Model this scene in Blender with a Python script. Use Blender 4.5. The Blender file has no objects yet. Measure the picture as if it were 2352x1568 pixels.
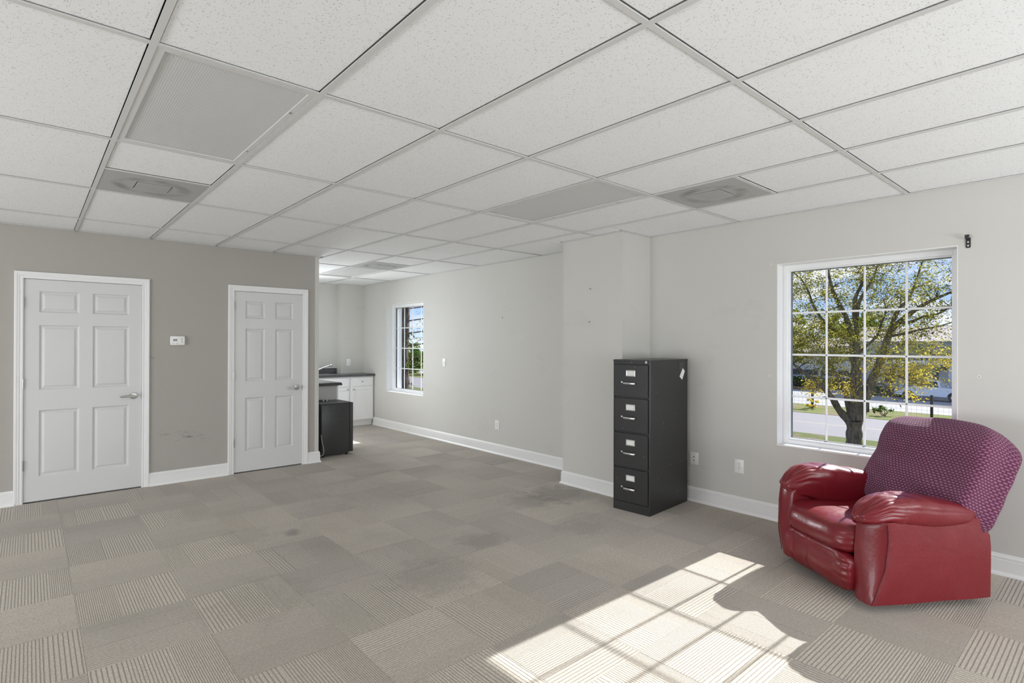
import bpy, bmesh, math, random
from mathutils import Vector, Matrix, noise

random.seed(7)
PI = math.pi
C = bpy.context.scene.collection
SC = bpy.context.scene

# ------------------------------------------------------------------ camera
EYE = 1.48102
cam_d = bpy.data.cameras.new('camera')
cam_d.sensor_fit = 'HORIZONTAL'
cam_d.sensor_width = 36.0
cam_d.lens = 36.0 * 1260.943 / 2352.0
cam_d.clip_start = 0.05
cam_d.clip_end = 1500.0
cam = bpy.data.objects.new('camera', cam_d)
C.objects.link(cam)
yaw, pit, rol = 0.72092, 0.00299, 0.00222
fw = Vector((math.sin(yaw), math.cos(yaw), 0)); rt = Vector((math.cos(yaw), -math.sin(yaw), 0)); up = Vector((0, 0, 1))
fw, up = fw * math.cos(pit) + up * math.sin(pit), up * math.cos(pit) - fw * math.sin(pit)
rt, up = rt * math.cos(rol) + up * math.sin(rol), up * math.cos(rol) - rt * math.sin(rol)
cam.matrix_world = Matrix(((rt.x, up.x, -fw.x, 0), (rt.y, up.y, -fw.y, 0), (rt.z, up.z, -fw.z, EYE), (0, 0, 0, 1)))
SC.camera = cam

# ------------------------------------------------------------------ colour management
SC.view_settings.view_transform = 'Standard'
SC.view_settings.look = 'None'
SC.view_settings.exposure = 0.33
SC.view_settings.gamma = 1.0
SC.view_settings.use_curve_mapping = False
SC.cycles.max_bounces = 12
SC.cycles.diffuse_bounces = 9
SC.cycles.glossy_bounces = 3
SC.cycles.transparent_max_bounces = 24
SC.cycles.sample_clamp_indirect = 6.0
SC.cycles.caustics_reflective = False
SC.cycles.caustics_refractive = False

# ------------------------------------------------------------------ sky
world = bpy.data.worlds.new('sky')
SC.world = world
world.use_nodes = True
nt = world.node_tree
nt.nodes.clear()
def wn(t, **k):
    n = nt.nodes.new(t)
    for a, b in k.items():
        setattr(n, a, b)
    return n
w_out = wn('ShaderNodeOutputWorld'); w_bg = wn('ShaderNodeBackground')
w_tc = wn('ShaderNodeTexCoord'); w_sep = wn('ShaderNodeSeparateXYZ')
nt.links.new(w_tc.outputs['Generated'], w_sep.inputs[0])
w_ramp = wn('ShaderNodeValToRGB')
e = w_ramp.color_ramp.elements
e[0].position = 0.0; e[0].color = (0.56, 0.70, 0.90, 1)
e[1].position = 0.75; e[1].color = (0.07, 0.19, 0.56, 1)
x_ = e.new(0.14); x_.color = (0.20, 0.40, 0.84, 1)
nt.links.new(w_sep.outputs['Z'], w_ramp.inputs[0])
w_div = wn('ShaderNodeMath', operation='ADD'); w_div.inputs[1].default_value = 0.22
w_abs = wn('ShaderNodeMath', operation='ABSOLUTE')
nt.links.new(w_sep.outputs['Z'], w_abs.inputs[0]); nt.links.new(w_abs.outputs[0], w_div.inputs[0])
w_vd = wn('ShaderNodeVectorMath', operation='DIVIDE')
w_cmb = wn('ShaderNodeCombineXYZ')
for i in range(3):
    nt.links.new(w_div.outputs[0], w_cmb.inputs[i])
nt.links.new(w_tc.outputs['Generated'], w_vd.inputs[0]); nt.links.new(w_cmb.outputs[0], w_vd.inputs[1])
w_no = wn('ShaderNodeTexNoise'); w_no.inputs['Scale'].default_value = 2.3; w_no.inputs['Detail'].default_value = 7
w_no.inputs['Roughness'].default_value = 0.55
nt.links.new(w_vd.outputs[0], w_no.inputs['Vector'])
w_cr = wn('ShaderNodeValToRGB')
w_cr.color_ramp.elements[0].position = 0.47; w_cr.color_ramp.elements[1].position = 0.62
nt.links.new(w_no.outputs['Fac'], w_cr.inputs[0])
w_mix = wn('ShaderNodeMix', data_type='RGBA')
nt.links.new(w_cr.outputs[0], w_mix.inputs['Factor'])
nt.links.new(w_ramp.outputs[0], w_mix.inputs['A']); w_mix.inputs['B'].default_value = (0.82, 0.84, 0.90, 1)
nt.links.new(w_mix.outputs['Result'], w_bg.inputs['Color'])
w_bg.inputs['Strength'].default_value = 1.0
nt.links.new(w_bg.outputs[0], w_out.inputs['Surface'])

# ------------------------------------------------------------------ sun (through the right-hand windows) and added fill lamps
def lamp(name, kind, loc, rot, energy, color=(1, 1, 1), **k):
    d = bpy.data.lights.new(name, kind); d.energy = energy; d.color = color
    for a, b in k.items():
        setattr(d, a, b)
    o = bpy.data.objects.new(name, d); C.objects.link(o); o.location = loc; o.rotation_euler = rot
    return o
SUN_EL = math.atan(0.634)
sdir = Vector((math.cos(SUN_EL), -0.025 * math.cos(SUN_EL), math.sin(SUN_EL))).normalized()
sun = lamp('sun', 'SUN', (30, 0, 20), (0, 0, 0), 8.7, (1.0, 0.99, 0.97), angle=0.0095)
sun.rotation_euler = sdir.to_track_quat('Z', 'Y').to_euler()
# added fill lamps behind the camera, left and in the kitchen; no windows there
COOL = (0.925, 0.967, 1.0)
lamp('fill_rear', 'AREA', (2.4, -3.25, 1.3), (math.radians(124), 0, 0), 205, COOL, shape='RECTANGLE', size=4.2, size_y=2.0)
lamp('fill_left', 'AREA', (-4.5, 3.4, 1.25), (math.radians(105), 0, -PI / 2), 202, COOL, shape='RECTANGLE', size=3.8, size_y=2.1)
lamp('fill_kitchen', 'AREA', (2.72, 8.45, 1.6), (math.radians(100), 0, -PI / 2), 15, COOL, shape='RECTANGLE', size=1.9, size_y=1.2)  # lamp added on the hidden side wall to brighten the kitchen end
lamp('fill_sink', 'AREA', (3.20, 9.54, 1.65), (math.radians(88), 0, PI), 22, COOL, shape='RECTANGLE', size=0.8, size_y=1.1, spread=math.radians(110))  # no window over the sink; lamp added to send light down the room

# ------------------------------------------------------------------ helpers
def obj(name, me, parent=None):
    o = bpy.data.objects.new(name, me)
    C.objects.link(o)
    if parent is not None:
        o.parent = parent
    return o

def thing(name, label, cat, loc=(0, 0, 0), rotz=0.0, group=None):
    o = bpy.data.objects.new(name, None); C.objects.link(o)
    o.empty_display_size = 0.1
    o.location = loc; o.rotation_euler = (0, 0, rotz)
    o['label'] = label; o['category'] = cat
    if group:
        o['group'] = group
    return o

def tag(o, label, cat, group=None, kind=None):
    o['label'] = label; o['category'] = cat
    if group:
        o['group'] = group
    if kind:
        o['kind'] = kind
    return o

def root_loc(p):
    v = Vector((0, 0, 0))
    while p is not None:
        v += p.location; p = p.parent
    return v

def copy_tree(o, parent=None):
    c = o.copy(); C.objects.link(c); c.parent = parent
    for ch in list(o.children):
        copy_tree(ch, c)
    return c

class MB:
    def __init__(s):
        s.v = []; s.f = []; s.m = []; s.uv = None
    def add(s, vs, fs, mi=0):
        b = len(s.v)
        s.v += [tuple(p) for p in vs]
        s.f += [tuple(i + b for i in f) for f in fs]
        s.m += [mi] * len(fs)
        return s
    def box(s, a, b, mi=0):
        x0, y0, z0 = [min(p, q) for p, q in zip(a, b)]; x1, y1, z1 = [max(p, q) for p, q in zip(a, b)]
        return s.add([(x0, y0, z0), (x1, y0, z0), (x1, y1, z0), (x0, y1, z0), (x0, y0, z1), (x1, y0, z1), (x1, y1, z1), (x0, y1, z1)],
                     [(0, 3, 2, 1), (4, 5, 6, 7), (0, 1, 5, 4), (1, 2, 6, 5), (2, 3, 7, 6), (3, 0, 4, 7)], mi)
    def tube(s, pts, rad, n=10, cap=True, mi=0):
        pts = [Vector(p) for p in pts]
        if not isinstance(rad, (list, tuple)):
            rad = [rad] * len(pts)
        b = len(s.v); prev = None
        for i, p in enumerate(pts):
            d = (pts[min(i + 1, len(pts) - 1)] - pts[max(i - 1, 0)]).normalized()
            if prev is None:
                a = d.orthogonal().normalized()
            else:
                a = (prev - d * prev.dot(d)).normalized()
            prev = a; c = d.cross(a)
            for k in range(n):
                t = 2 * PI * k / n
                s.v.append(tuple(p + (a * math.cos(t) + c * math.sin(t)) * rad[i]))
        for i in range(len(pts) - 1):
            for k in range(n):
                k2 = (k + 1) % n
                s.f.append((b + i * n + k, b + i * n + k2, b + (i + 1) * n + k2, b + (i + 1) * n + k)); s.m.append(mi)
        if cap:
            s.f.append(tuple(b + k for k in reversed(range(n)))); s.m.append(mi)
            e = b + (len(pts) - 1) * n
            s.f.append(tuple(e + k for k in range(n))); s.m.append(mi)
        return s
    def cyl(s, c, axis, r, h, n=16, r2=None, mi=0):
        c = Vector(c); d = Vector({'x': (1, 0, 0), 'y': (0, 1, 0), 'z': (0, 0, 1)}[axis])
        return s.tube([c, c + d * h], [r, r if r2 is None else r2], n, True, mi)
    def loft(s, rings, cap=True, closed=True, mi=0):
        b = len(s.v); n = len(rings[0])
        for r in rings:
            s.v += [tuple(p) for p in r]
        for i in range(len(rings) - 1):
            for k in range(n if closed else n - 1):
                k2 = (k + 1) % n
                s.f.append((b + i * n + k, b + i * n + k2, b + (i + 1) * n + k2, b + (i + 1) * n + k)); s.m.append(mi)
        if cap:
            s.f.append(tuple(b + k for k in reversed(range(n)))); s.m.append(mi)
            e = b + (len(rings) - 1) * n
            s.f.append(tuple(e + k for k in range(n))); s.m.append(mi)
        return s
    def prism(s, poly, axis, a, b, mi=0):
        # poly: 2-D points; axis 'x': (y,z), 'y': (x,z), 'z': (x,y)
        def P(p, t):
            return {'x': (t, p[0], p[1]), 'y': (p[0], t, p[1]), 'z': (p[0], p[1], t)}[axis]
        return s.loft([[P(p, a) for p in poly], [P(p, b) for p in poly]], mi=mi)
    def mesh(s, name, mats, smooth=None, bevel=0.0, seg=2, offset=None):
        me = bpy.data.meshes.new(name)
        v = s.v
        if offset is not None:
            v = [(p[0] - offset[0], p[1] - offset[1], p[2] - offset[2]) for p in v]
        me.from_pydata(v, [], s.f)
        if not isinstance(mats, (list, tuple)):
            mats = [mats]
        for m in mats:
            me.materials.append(m)
        me.polygons.foreach_set('material_index', s.m)
        bm = bmesh.new(); bm.from_mesh(me)
        bmesh.ops.recalc_face_normals(bm, faces=bm.faces)
        if bevel > 0:
            ed = [x for x in bm.edges if len(x.link_faces) == 2 and x.calc_face_angle(0) > 0.5]
            bmesh.ops.bevel(bm, geom=ed, offset=bevel, segments=seg, profile=0.5, affect='EDGES', clamp_overlap=True)
        bm.to_mesh(me); bm.free()
        if smooth is not None:
            me.shade_smooth()
            me.set_sharp_from_angle(angle=math.radians(smooth))
        return me
    def build(s, name, mats, parent=None, smooth=None, bevel=0.0, seg=2, w=True):
        off = root_loc(parent) if (w and parent is not None) else None
        return obj(name, s.mesh(name, mats, smooth, bevel, seg, off), parent)

def struct(o):
    o['kind'] = 'structure'
    return o

def grid_holes(axis, t0, t1, u, v, holes):
    """slab between t0 and t1 on one axis, spanning u=(a,b) and v=(a,b), with rectangular holes (u0,u1,v0,v1)"""
    m = MB()
    us = sorted(set([u[0], u[1]] + [h for q in holes for h in q[:2] if u[0] < h < u[1]]))
    vs = sorted(set([v[0], v[1]] + [h for q in holes for h in q[2:] if v[0] < h < v[1]]))
    for i in range(len(us) - 1):
        # merge vertically where possible
        run = None
        for j in range(len(vs) - 1):
            cu, cv = (us[i] + us[i + 1]) / 2, (vs[j] + vs[j + 1]) / 2
            hole = any(q[0] < cu < q[1] and q[2] < cv < q[3] for q in holes)
            if not hole:
                run = [vs[j], vs[j + 1]] if run is None else [run[0], vs[j + 1]]
            if (hole or j == len(vs) - 2) and run is not None:
                a, b = run; run = None
                if axis == 'x':
                    m.box((t0, us[i], a), (t1, us[i + 1], b))
                elif axis == 'y':
                    m.box((us[i], t0, a), (us[i + 1], t1, b))
                else:
                    m.box((us[i], a, t0), (us[i + 1], b, t1))
    return m

def sweep2d(path, prof):
    """profile points (distance to the right of the walking direction, z) carried along a floor path with mitred corners"""
    rings = []
    n = len(path)
    for i, p in enumerate(path):
        def nrm(a, b):
            d = Vector((b[0] - a[0], b[1] - a[1])).normalized(); return Vector((d.y, -d.x))
        if i == 0:
            o = nrm(path[0], path[1])
        elif i == n - 1:
            o = nrm(path[-2], path[-1])
        else:
            a = nrm(path[i - 1], p); b = nrm(p, path[i + 1]); o = (a + b); o = o / (o.dot(a))
        rings.append([(p[0] + o.x * d, p[1] + o.y * d, z) for d, z in prof])
    return MB().loft(rings)

# ------------------------------------------------------------------ materials
class NB:
    def __init__(s, name):
        s.m = bpy.data.materials.new(name); s.m.use_nodes = True
        s.t = s.m.node_tree; s.t.nodes.clear()
        s.out = s.n('ShaderNodeOutputMaterial')
    def n(s, t, **k):
        x = s.t.nodes.new(t)
        for a, b in k.items():
            setattr(x, a, b)
        return x
    def l(s, a, b):
        s.t.links.new(a, b)
    def val(s, sock, v):
        if hasattr(v, 'links'):
            s.l(v, sock)
        else:
            sock.default_value = v
    def math(s, op, a, b=0.0, c=None, clamp=False):
        x = s.n('ShaderNodeMath', operation=op); x.use_clamp = clamp
        s.val(x.inputs[0], a); s.val(x.inputs[1], b)
        if c is not None:
            s.val(x.inputs[2], c)
        return x.outputs[0]
    def mix(s, f, a, b, bt='MIX'):
        x = s.n('ShaderNodeMix', data_type='RGBA'); x.blend_type = bt
        s.val(x.inputs['Factor'], f); s.val(x.inputs['A'], a); s.val(x.inputs['B'], b)
        return x.outputs['Result']
    def coord(s, k='Object'):
        return s.n('ShaderNodeTexCoord').outputs[k]
    def pos(s):
        return s.n('ShaderNodeNewGeometry').outputs['Position']
    def sep(s, v):
        x = s.n('ShaderNodeSeparateXYZ'); s.l(v, x.inputs[0]); return x.outputs
    def mapv(s, v, scale=(1, 1, 1), loc=(0, 0, 0), rot=(0, 0, 0)):
        x = s.n('ShaderNodeMapping'); s.l(v, x.inputs[0])
        x.inputs['Scale'].default_value = scale; x.inputs['Location'].default_value = loc; x.inputs['Rotation'].default_value = rot
        return x.outputs[0]
    def noise(s, v, scale, detail=3.0, rough=0.55, out='Fac'):
        x = s.n('ShaderNodeTexNoise'); s.l(v, x.inputs['Vector'])
        x.inputs['Scale'].default_value = scale; x.inputs['Detail'].default_value = detail; x.inputs['Roughness'].default_value = rough
        return x.outputs[out]
    def ramp(s, f, stops):
        x = s.n('ShaderNodeValToRGB'); s.val(x.inputs[0], f)
        e = x.color_ramp.elements
        while len(e) < len(stops):
            e.new(0.5)
        for q, (p, c) in zip(e, stops):
            q.position = p; q.color = c if len(c) == 4 else (*c, 1)
        return x.outputs[0]
    def smooth(s, f, a, b, lo=0.0, hi=1.0):
        x = s.n('ShaderNodeMapRange', interpolation_type='SMOOTHSTEP'); s.val(x.inputs['Value'], f)
        x.inputs['From Min'].default_value = a; x.inputs['From Max'].default_value = b
        x.inputs['To Min'].default_value = lo; x.inputs['To Max'].default_value = hi
        return x.outputs[0]
    def bump(s, h, strength=0.3, dist=0.01):
        x = s.n('ShaderNodeBump'); s.val(x.inputs['Height'], h)
        x.inputs['Strength'].default_value = strength; x.inputs['Distance'].default_value = dist
        return x.outputs[0]
    def pbr(s, color, rough=0.5, metal=0.0, normal=None, coat=0.0, spec=0.5, sheen=0.0):
        x = s.n('ShaderNodeBsdfPrincipled')
        s.val(x.inputs['Base Color'], color if hasattr(color, 'links') else (*color[:3], 1))
        s.val(x.inputs['Roughness'], rough); s.val(x.inputs['Metallic'], metal)
        x.inputs['Specular IOR Level'].default_value = spec
        x.inputs['Coat Weight'].default_value = coat
        x.inputs['Sheen Weight'].default_value = sheen
        if normal is not None:
            s.l(normal, x.inputs['Normal'])
        s.l(x.outputs[0], s.out.inputs['Surface'])
        return x

def simple(name, color, rough=0.5, metal=0.0, var=0.06, vs=6.0, bump=0.0, bs=200.0, coat=0.0, spec=0.5):
    b = NB(name)
    co = b.coord('Object')
    f = b.noise(co, vs, 4)
    c = b.mix(f, tuple(x * (1 - var) for x in color[:3]) + (1,), tuple(min(1, x * (1 + var)) for x in color[:3]) + (1,))
    nrm = b.bump(b.noise(co, bs, 3), bump, 0.002) if bump > 0 else None
    b.pbr(c, rough, metal, nrm, coat, spec)
    return b.m

def paint(name, color, scuff=None):
    b = NB(name)
    p = b.pos()
    f = b.noise(p, 0.9, 4)
    c = b.mix(f, tuple(x * 0.965 for x in color) + (1,), tuple(x * 1.03 for x in color) + (1,))
    roller = b.noise(p, 260, 2)
    # faint touched-up patches
    pt = b.smooth(b.noise(b.mapv(p, (1.4, 1.4, 2.2)), 1.6, 5, 0.65), 0.60, 0.66)
    c = b.mix(b.math('MULTIPLY', pt, 0.05), c, (0.30, 0.28, 0.26, 1))
    if scuff:
        for (ctr, rad, ang, amt) in scuff:
            v = b.mapv(p, (1, 1, 1), tuple(-x for x in ctr))
            v = b.mapv(v, (1, 1, 1), (0, 0, 0), (0, ang, 0))
            v2 = b.mapv(v, tuple(1 / r for r in rad))
            ln = b.n('ShaderNodeVectorMath', operation='LENGTH'); b.l(v2, ln.inputs[0])
            msk = b.smooth(ln.outputs['Value'], 1.0, 0.2)
            st = b.smooth(b.noise(b.mapv(v, (9, 9, 70)), 1.0, 4, 0.7), 0.50, 0.68)
            c = b.mix(b.math('MULTIPLY', b.math('MULTIPLY', msk, st), amt), c, (0.09, 0.085, 0.08, 1))
    b.pbr(c, 0.62, 0, b.bump(roller, 0.08, 0.001), spec=0.25)
    return b.m

M = {}
WALLC = (0.60, 0.592, 0.562)
M['wall'] = paint('wall_paint', WALLC)
M['wall_left'] = paint('wall_paint_shaded_scuffed', (0.405, 0.385, 0.358), [((1.33, 6.717, 0.47), (0.21, 1, 0.075), -0.30, 0.75), ((1.12, 6.717, 0.52), (0.2, 1, 0.12), -0.2, 0.35),  # base darkened and browned: this wall's dimmer light is put into the paint
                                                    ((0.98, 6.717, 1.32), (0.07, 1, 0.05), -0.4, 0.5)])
M['white_trim'] = simple('white_trim_paint', (0.80, 0.80, 0.80), 0.38, 0, 0.015, 3.0, 0.04, 60)
M['door_white'] = simple('door_white_paint', (0.64, 0.64, 0.645), 0.42, 0, 0.015, 3.0, 0.05, 120)
M['vinyl'] = simple('white_vinyl', (0.82, 0.83, 0.84), 0.35, 0, 0.01)
M['grid_white'] = simple('ceiling_grid_white', (0.66, 0.66, 0.655), 0.45, 0, 0.02, 4)
M['grid_edge'] = simple('grid_shadow_gap', (0.10, 0.10, 0.10), 0.8)
M['plenum'] = simple('plenum_dark', (0.05, 0.05, 0.05), 0.9)
M['chrome'] = simple('chrome', (0.75, 0.75, 0.76), 0.18, 1.0, 0.02)
M['satin_nickel'] = simple('satin_nickel', (0.55, 0.54, 0.52), 0.28, 1.0, 0.03)
M['hinge'] = simple('hinge_metal', (0.36, 0.35, 0.34), 0.35, 1.0, 0.05)
M['plastic_white'] = simple('white_plastic', (0.84, 0.84, 0.83), 0.35, 0, 0.01)
M['plastic_dark'] = simple('dark_slot', (0.03, 0.03, 0.03), 0.6)
M['lcd'] = simple('lcd_screen', (0.10, 0.11, 0.11), 0.2, 0, 0.1, 80)
M['button_grey'] = simple('grey_button', (0.33, 0.33, 0.33), 0.5)
M['cabinet_white'] = simple('cabinet_white', (0.80, 0.80, 0.80), 0.35, 0, 0.012)
M['panel_grey'] = simple('end_panel_grey', (0.46, 0.46, 0.46), 0.55, 0, 0.04)
M['stainless'] = simple('stainless_steel', (0.62, 0.62, 0.62), 0.25, 1.0, 0.05)
M['black_metal'] = simple('black_metal', (0.02, 0.02, 0.02), 0.45, 0.2, 0.1)
M['steel_gap'] = simple('dark_gap', (0.012, 0.012, 0.012), 0.8)
M['paper'] = simple('white_paper', (0.80, 0.80, 0.79), 0.7, 0, 0.03, 40)
M['rubber'] = simple('black_rubber', (0.018, 0.018, 0.018), 0.7)
M['gasket'] = simple('grey_gasket', (0.13, 0.13, 0.14), 0.6)
M['cord'] = simple('grey_cord', (0.42, 0.42, 0.42), 0.5)

def mk_counter():
    b = NB('dark_laminate')
    co = b.coord('Object')
    s = b.noise(co, 230, 3, 0.7)
    c = b.ramp(s, [(0.36, (0.018, 0.018, 0.019)), (0.52, (0.06, 0.06, 0.062)), (0.68, (0.19, 0.19, 0.19))])
    b.pbr(c, 0.24, 0, None, 0.1)
    return b.m
M['counter'] = mk_counter()

def mk_black_enamel(name, base, rough, wear=0.5):
    b = NB(name)
    co = b.coord('Object')
    f = b.noise(co, 2.2, 5, 0.6)
    c = b.mix(f, tuple(x * 0.8 for x in base) + (1,), tuple(x * 1.3 for x in base) + (1,))
    sc = b.smooth(b.noise(b.mapv(co, (10, 10, 3.0), rot=(0.2, 0.1, 0.3)), 3.0, 6, 0.75), 0.62, 0.80)
    c = b.mix(b.math('MULTIPLY', sc, 0.22 * wear), c, (0.35, 0.35, 0.35, 1))
    chips = b.smooth(b.noise(co, 42, 2, 0.5), 0.745, 0.765)
    c = b.mix(b.math('MULTIPLY', chips, 0.7 * wear), c, (0.6, 0.6, 0.6, 1))
    r = b.math('ADD', b.math('MULTIPLY', f, 0.16), rough - 0.08)
    b.pbr(c, r, 0, b.bump(b.noise(co, 340, 2), 0.07, 0.001))
    return b.m
M['cabinet_black'] = mk_black_enamel('black_enamel', (0.026, 0.026, 0.027), 0.36, 0.9)
M['fridge_black'] = mk_black_enamel('fridge_black', (0.040, 0.040, 0.042), 0.42, 0.35)
M['sticker'] = simple('grey_sticker', (0.06, 0.06, 0.06), 0.6)

def mk_ceiling_tile():
    b = NB('fissured_ceiling_tile')
    p = b.pos()
    rnd = b.n('ShaderNodeObjectInfo').outputs['Random']
    off = b.n('ShaderNodeVectorMath', operation='ADD'); b.l(p, off.inputs[0])
    cm = b.n('ShaderNodeCombineXYZ')
    b.l(b.math('MULTIPLY', rnd, 37.0), cm.inputs[0]); b.l(b.math('MULTIPLY', rnd, 13.0), cm.inputs[1]); b.l(cm.outputs[0], off.inputs[1])
    v = off.outputs[0]
    base = b.mix(b.noise(v, 1.3, 3), (0.875, 0.885, 0.895, 1), (0.91, 0.92, 0.93, 1))
    base = b.mix(b.math('MULTIPLY', rnd, 0.25), base, (0.84, 0.85, 0.86, 1))
    vo = b.n('ShaderNodeTexVoronoi'); vo.inputs['Scale'].default_value = 150.0
    dv = b.n('ShaderNodeVectorMath', operation='ADD')
    nz = b.n('ShaderNodeTexNoise'); b.l(v, nz.inputs['Vector']); nz.inputs['Scale'].default_value = 60
    sc = b.n('ShaderNodeVectorMath', operation='SCALE'); b.l(nz.outputs['Color'], sc.inputs[0]); sc.inputs['Scale'].default_value = 0.012
    b.l(v, dv.inputs[0]); b.l(sc.outputs[0], dv.inputs[1])
    b.l(dv.outputs[0], vo.inputs['Vector'])
    hs = b.sep(vo.outputs['Color'])
    lim = b.math('MULTIPLY', b.math('POWER', hs[0], 2.2), 0.40)
    pit = b.smooth(b.math('SUBTRACT', vo.outputs['Distance'], lim), 0.06, -0.02)
    c = b.mix(b.math('MULTIPLY', pit, 0.50), base, (0.30, 0.295, 0.285, 1))
    fine = b.noise(v, 420, 2)
    h = b.math('ADD', b.math('MULTIPLY', pit, -1.0), b.math('MULTIPLY', fine, 0.35))
    b.pbr(c, 0.85, 0, b.bump(h, 0.45, 0.003), spec=0.1)
    return b.m
M['ceiling_tile'] = mk_ceiling_tile()

def mk_diffuser():
    b = NB('prismatic_diffuser')
    p = b.pos()
    vo = b.mapv(p, (150, 150, 1), rot=(0, 0, PI / 4))
    ch = b.n('ShaderNodeTexChecker'); b.l(vo, ch.inputs['Vector']); ch.inputs['Scale'].default_value = 1.0
    s = b.sep(vo)
    w = b.math('MULTIPLY', b.math('SINE', b.math('MULTIPLY', s[0], PI)), b.math('SINE', b.math('MULTIPLY', s[1], PI)))
    c = b.mix(b.math('MULTIPLY_ADD', w, 0.5, 0.5), (0.56, 0.56, 0.56, 1), (0.69, 0.69, 0.69, 1))
    b.pbr(c, 0.3, 0, b.bump(w, 0.25, 0.002))
    return b.m
M['diffuser'] = mk_diffuser()

def mk_perforated(cx, cy):
    b = NB('perforated_vent_face')
    co = b.coord('Object')
    s = b.sep(co)
    k = 160.0
    w = b.math('MULTIPLY', b.math('SINE', b.math('MULTIPLY', s[0], k * PI)), b.math('SINE', b.math('MULTIPLY', s[1], k * PI)))
    hole = b.smooth(w, 0.25, 0.6)
    c = b.mix(hole, (0.50, 0.50, 0.49, 1), (0.24, 0.24, 0.24, 1))
    ln = b.n('ShaderNodeVectorMath', operation='LENGTH'); b.l(co, ln.inputs[0])
    r = ln.outputs['Value']
    ring = b.math('MULTIPLY', b.smooth(r, 0.13, 0.19), b.smooth(r, 0.25, 0.20))
    grime = b.math('MULTIPLY', ring, b.smooth(b.noise(co, 5, 4), 0.35, 0.65))
    c = b.mix(b.math('MULTIPLY', grime, 0.7), c, (0.16, 0.155, 0.15, 1))
    b.pbr(c, 0.5, 0)
    return b.m
M['vent_face'] = mk_perforated(0, 0)

def mk_carpet():
    b = NB('ribbed_carpet_tile')
    co = b.coord('Object'); p = b.pos()
    s = b.sep(co)
    info = b.n('ShaderNodeObjectInfo'); rnd = info.outputs['Random']
    flip = b.math('SUBTRACT', b.math('MULTIPLY', b.math('GREATER_THAN', rnd, 0.5), 2.0), 1.0)
    x = b.math('MULTIPLY', s[0], flip)
    wob = b.math('MULTIPLY', b.math('SUBTRACT', b.noise(p, 28, 2), 0.5), 0.004)
    x = b.math('ADD', x, wob)
    r2 = b.math('FRACT', b.math('MULTIPLY', rnd, 17.31))
    e1 = b.math('ADD', -0.17, b.math('MULTIPLY', r2, 0.14))
    e2 = b.math('ADD', 0.02, b.math('MULTIPLY', r2, 0.12))
    def rib(freq, wd):
        f = b.math('FRACT', b.math('MULTIPLY', x, freq))
        d = b.math('ABSOLUTE', b.math('SUBTRACT', f, 0.5))
        return b.smooth(d, wd, wd * 0.45)
    r_a, r_b, r_c = rib(104, 0.27), rib(70, 0.21), rib(52, 0.18)
    m1 = b.math('GREATER_THAN', x, e1); m2 = b.math('GREATER_THAN', x, e2)
    def lerp(a, c, f):
        return b.math('ADD', a, b.math('MULTIPLY', b.math('SUBTRACT', c, a), f))
    groove = lerp(lerp(r_a, r_b, m1), r_c, m2)
    fib = b.noise(p, 190, 3, 0.75)
    fib2 = b.noise(p, 60, 3, 0.6)
    tone = b.math('ADD', b.math('MULTIPLY', fib, 0.75), b.math('MULTIPLY', fib2, 0.25))
    pile = b.ramp(tone, [(0.32, (0.275, 0.234, 0.190)), (0.50, (0.530, 0.468, 0.392)), (0.68, (0.80, 0.73, 0.635))])
    pile = b.mix(b.math('MULTIPLY', b.math('FRACT', b.math('MULTIPLY', rnd, 5.7)), 0.42), pile, (0.28, 0.255, 0.23, 1))
    c = b.mix(b.math('MULTIPLY', groove, 0.68), pile, (0.16, 0.142, 0.125, 1))
    # traffic dirt and spill marks
    d1 = b.smooth(b.noise(p, 0.8, 4, 0.6), 0.50, 0.72)
    c = b.mix(b.math('MULTIPLY', d1, 0.20), c, (0.12, 0.105, 0.09, 1))
    for (ctr, rad, amt) in [((3.95, 3.75, 0), 0.42, 0.45), ((3.55, 3.75, 0), 0.3, 0.28), ((2.55, 3.25, 0), 0.22, 0.30), ((3.35, 2.95, 0), 0.25, 0.25),
                            ((1.55, 4.35, 0), 0.09, 0.5), ((1.95, 2.95, 0), 0.35, 0.28), ((1.25, 4.5, 0), 0.25, 0.2), ((1.0, 3.35, 0), 0.4, 0.18), ((2.6, 5.0, 0), 0.6, 0.15)]:
        v = b.mapv(p, (1 / rad,) * 3, tuple(-q / rad for q in ctr))
        ln = b.n('ShaderNodeVectorMath', operation='LENGTH'); b.l(v, ln.inputs[0])
        k = b.math('ADD', ln.outputs['Value'], b.math('MULTIPLY', b.math('SUBTRACT', b.noise(p, 9, 5, 0.7), 0.5), 2.0))
        c = b.mix(b.math('MULTIPLY', b.smooth(k, 1.1, 0.3), amt), c, (0.10, 0.088, 0.075, 1))
    h = b.math('SUBTRACT', b.math('MULTIPLY', fib, 0.5), groove)
    b.pbr(c, 0.95, 0, b.bump(h, 0.6, 0.004), spec=0.05, sheen=0.28)
    return b.m
M['carpet'] = mk_carpet()
M['slab'] = simple('floor_slab', (0.12, 0.11, 0.10), 0.9)

def mk_glass():
    b = NB('window_glass')
    tr = b.n('ShaderNodeBsdfTransparent'); tr.inputs[0].default_value = (0.97, 0.98, 0.98, 1)
    gl = b.n('ShaderNodeBsdfGlossy'); gl.inputs['Roughness'].default_value = 0.02
    lw = b.n('ShaderNodeLayerWeight'); lw.inputs['Blend'].default_value = 0.5
    fr = b.math('ADD', b.math('MULTIPLY', b.math('POWER', lw.outputs['Facing'], 5.0), 0.22), 0.0015)
    mx = b.n('ShaderNodeMixShader'); b.l(fr, mx.inputs[0]); b.l(tr.outputs[0], mx.inputs[1]); b.l(gl.outputs[0], mx.inputs[2])
    b.l(mx.outputs[0], b.out.inputs['Surface'])
    return b.m
M['glass'] = mk_glass()

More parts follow.
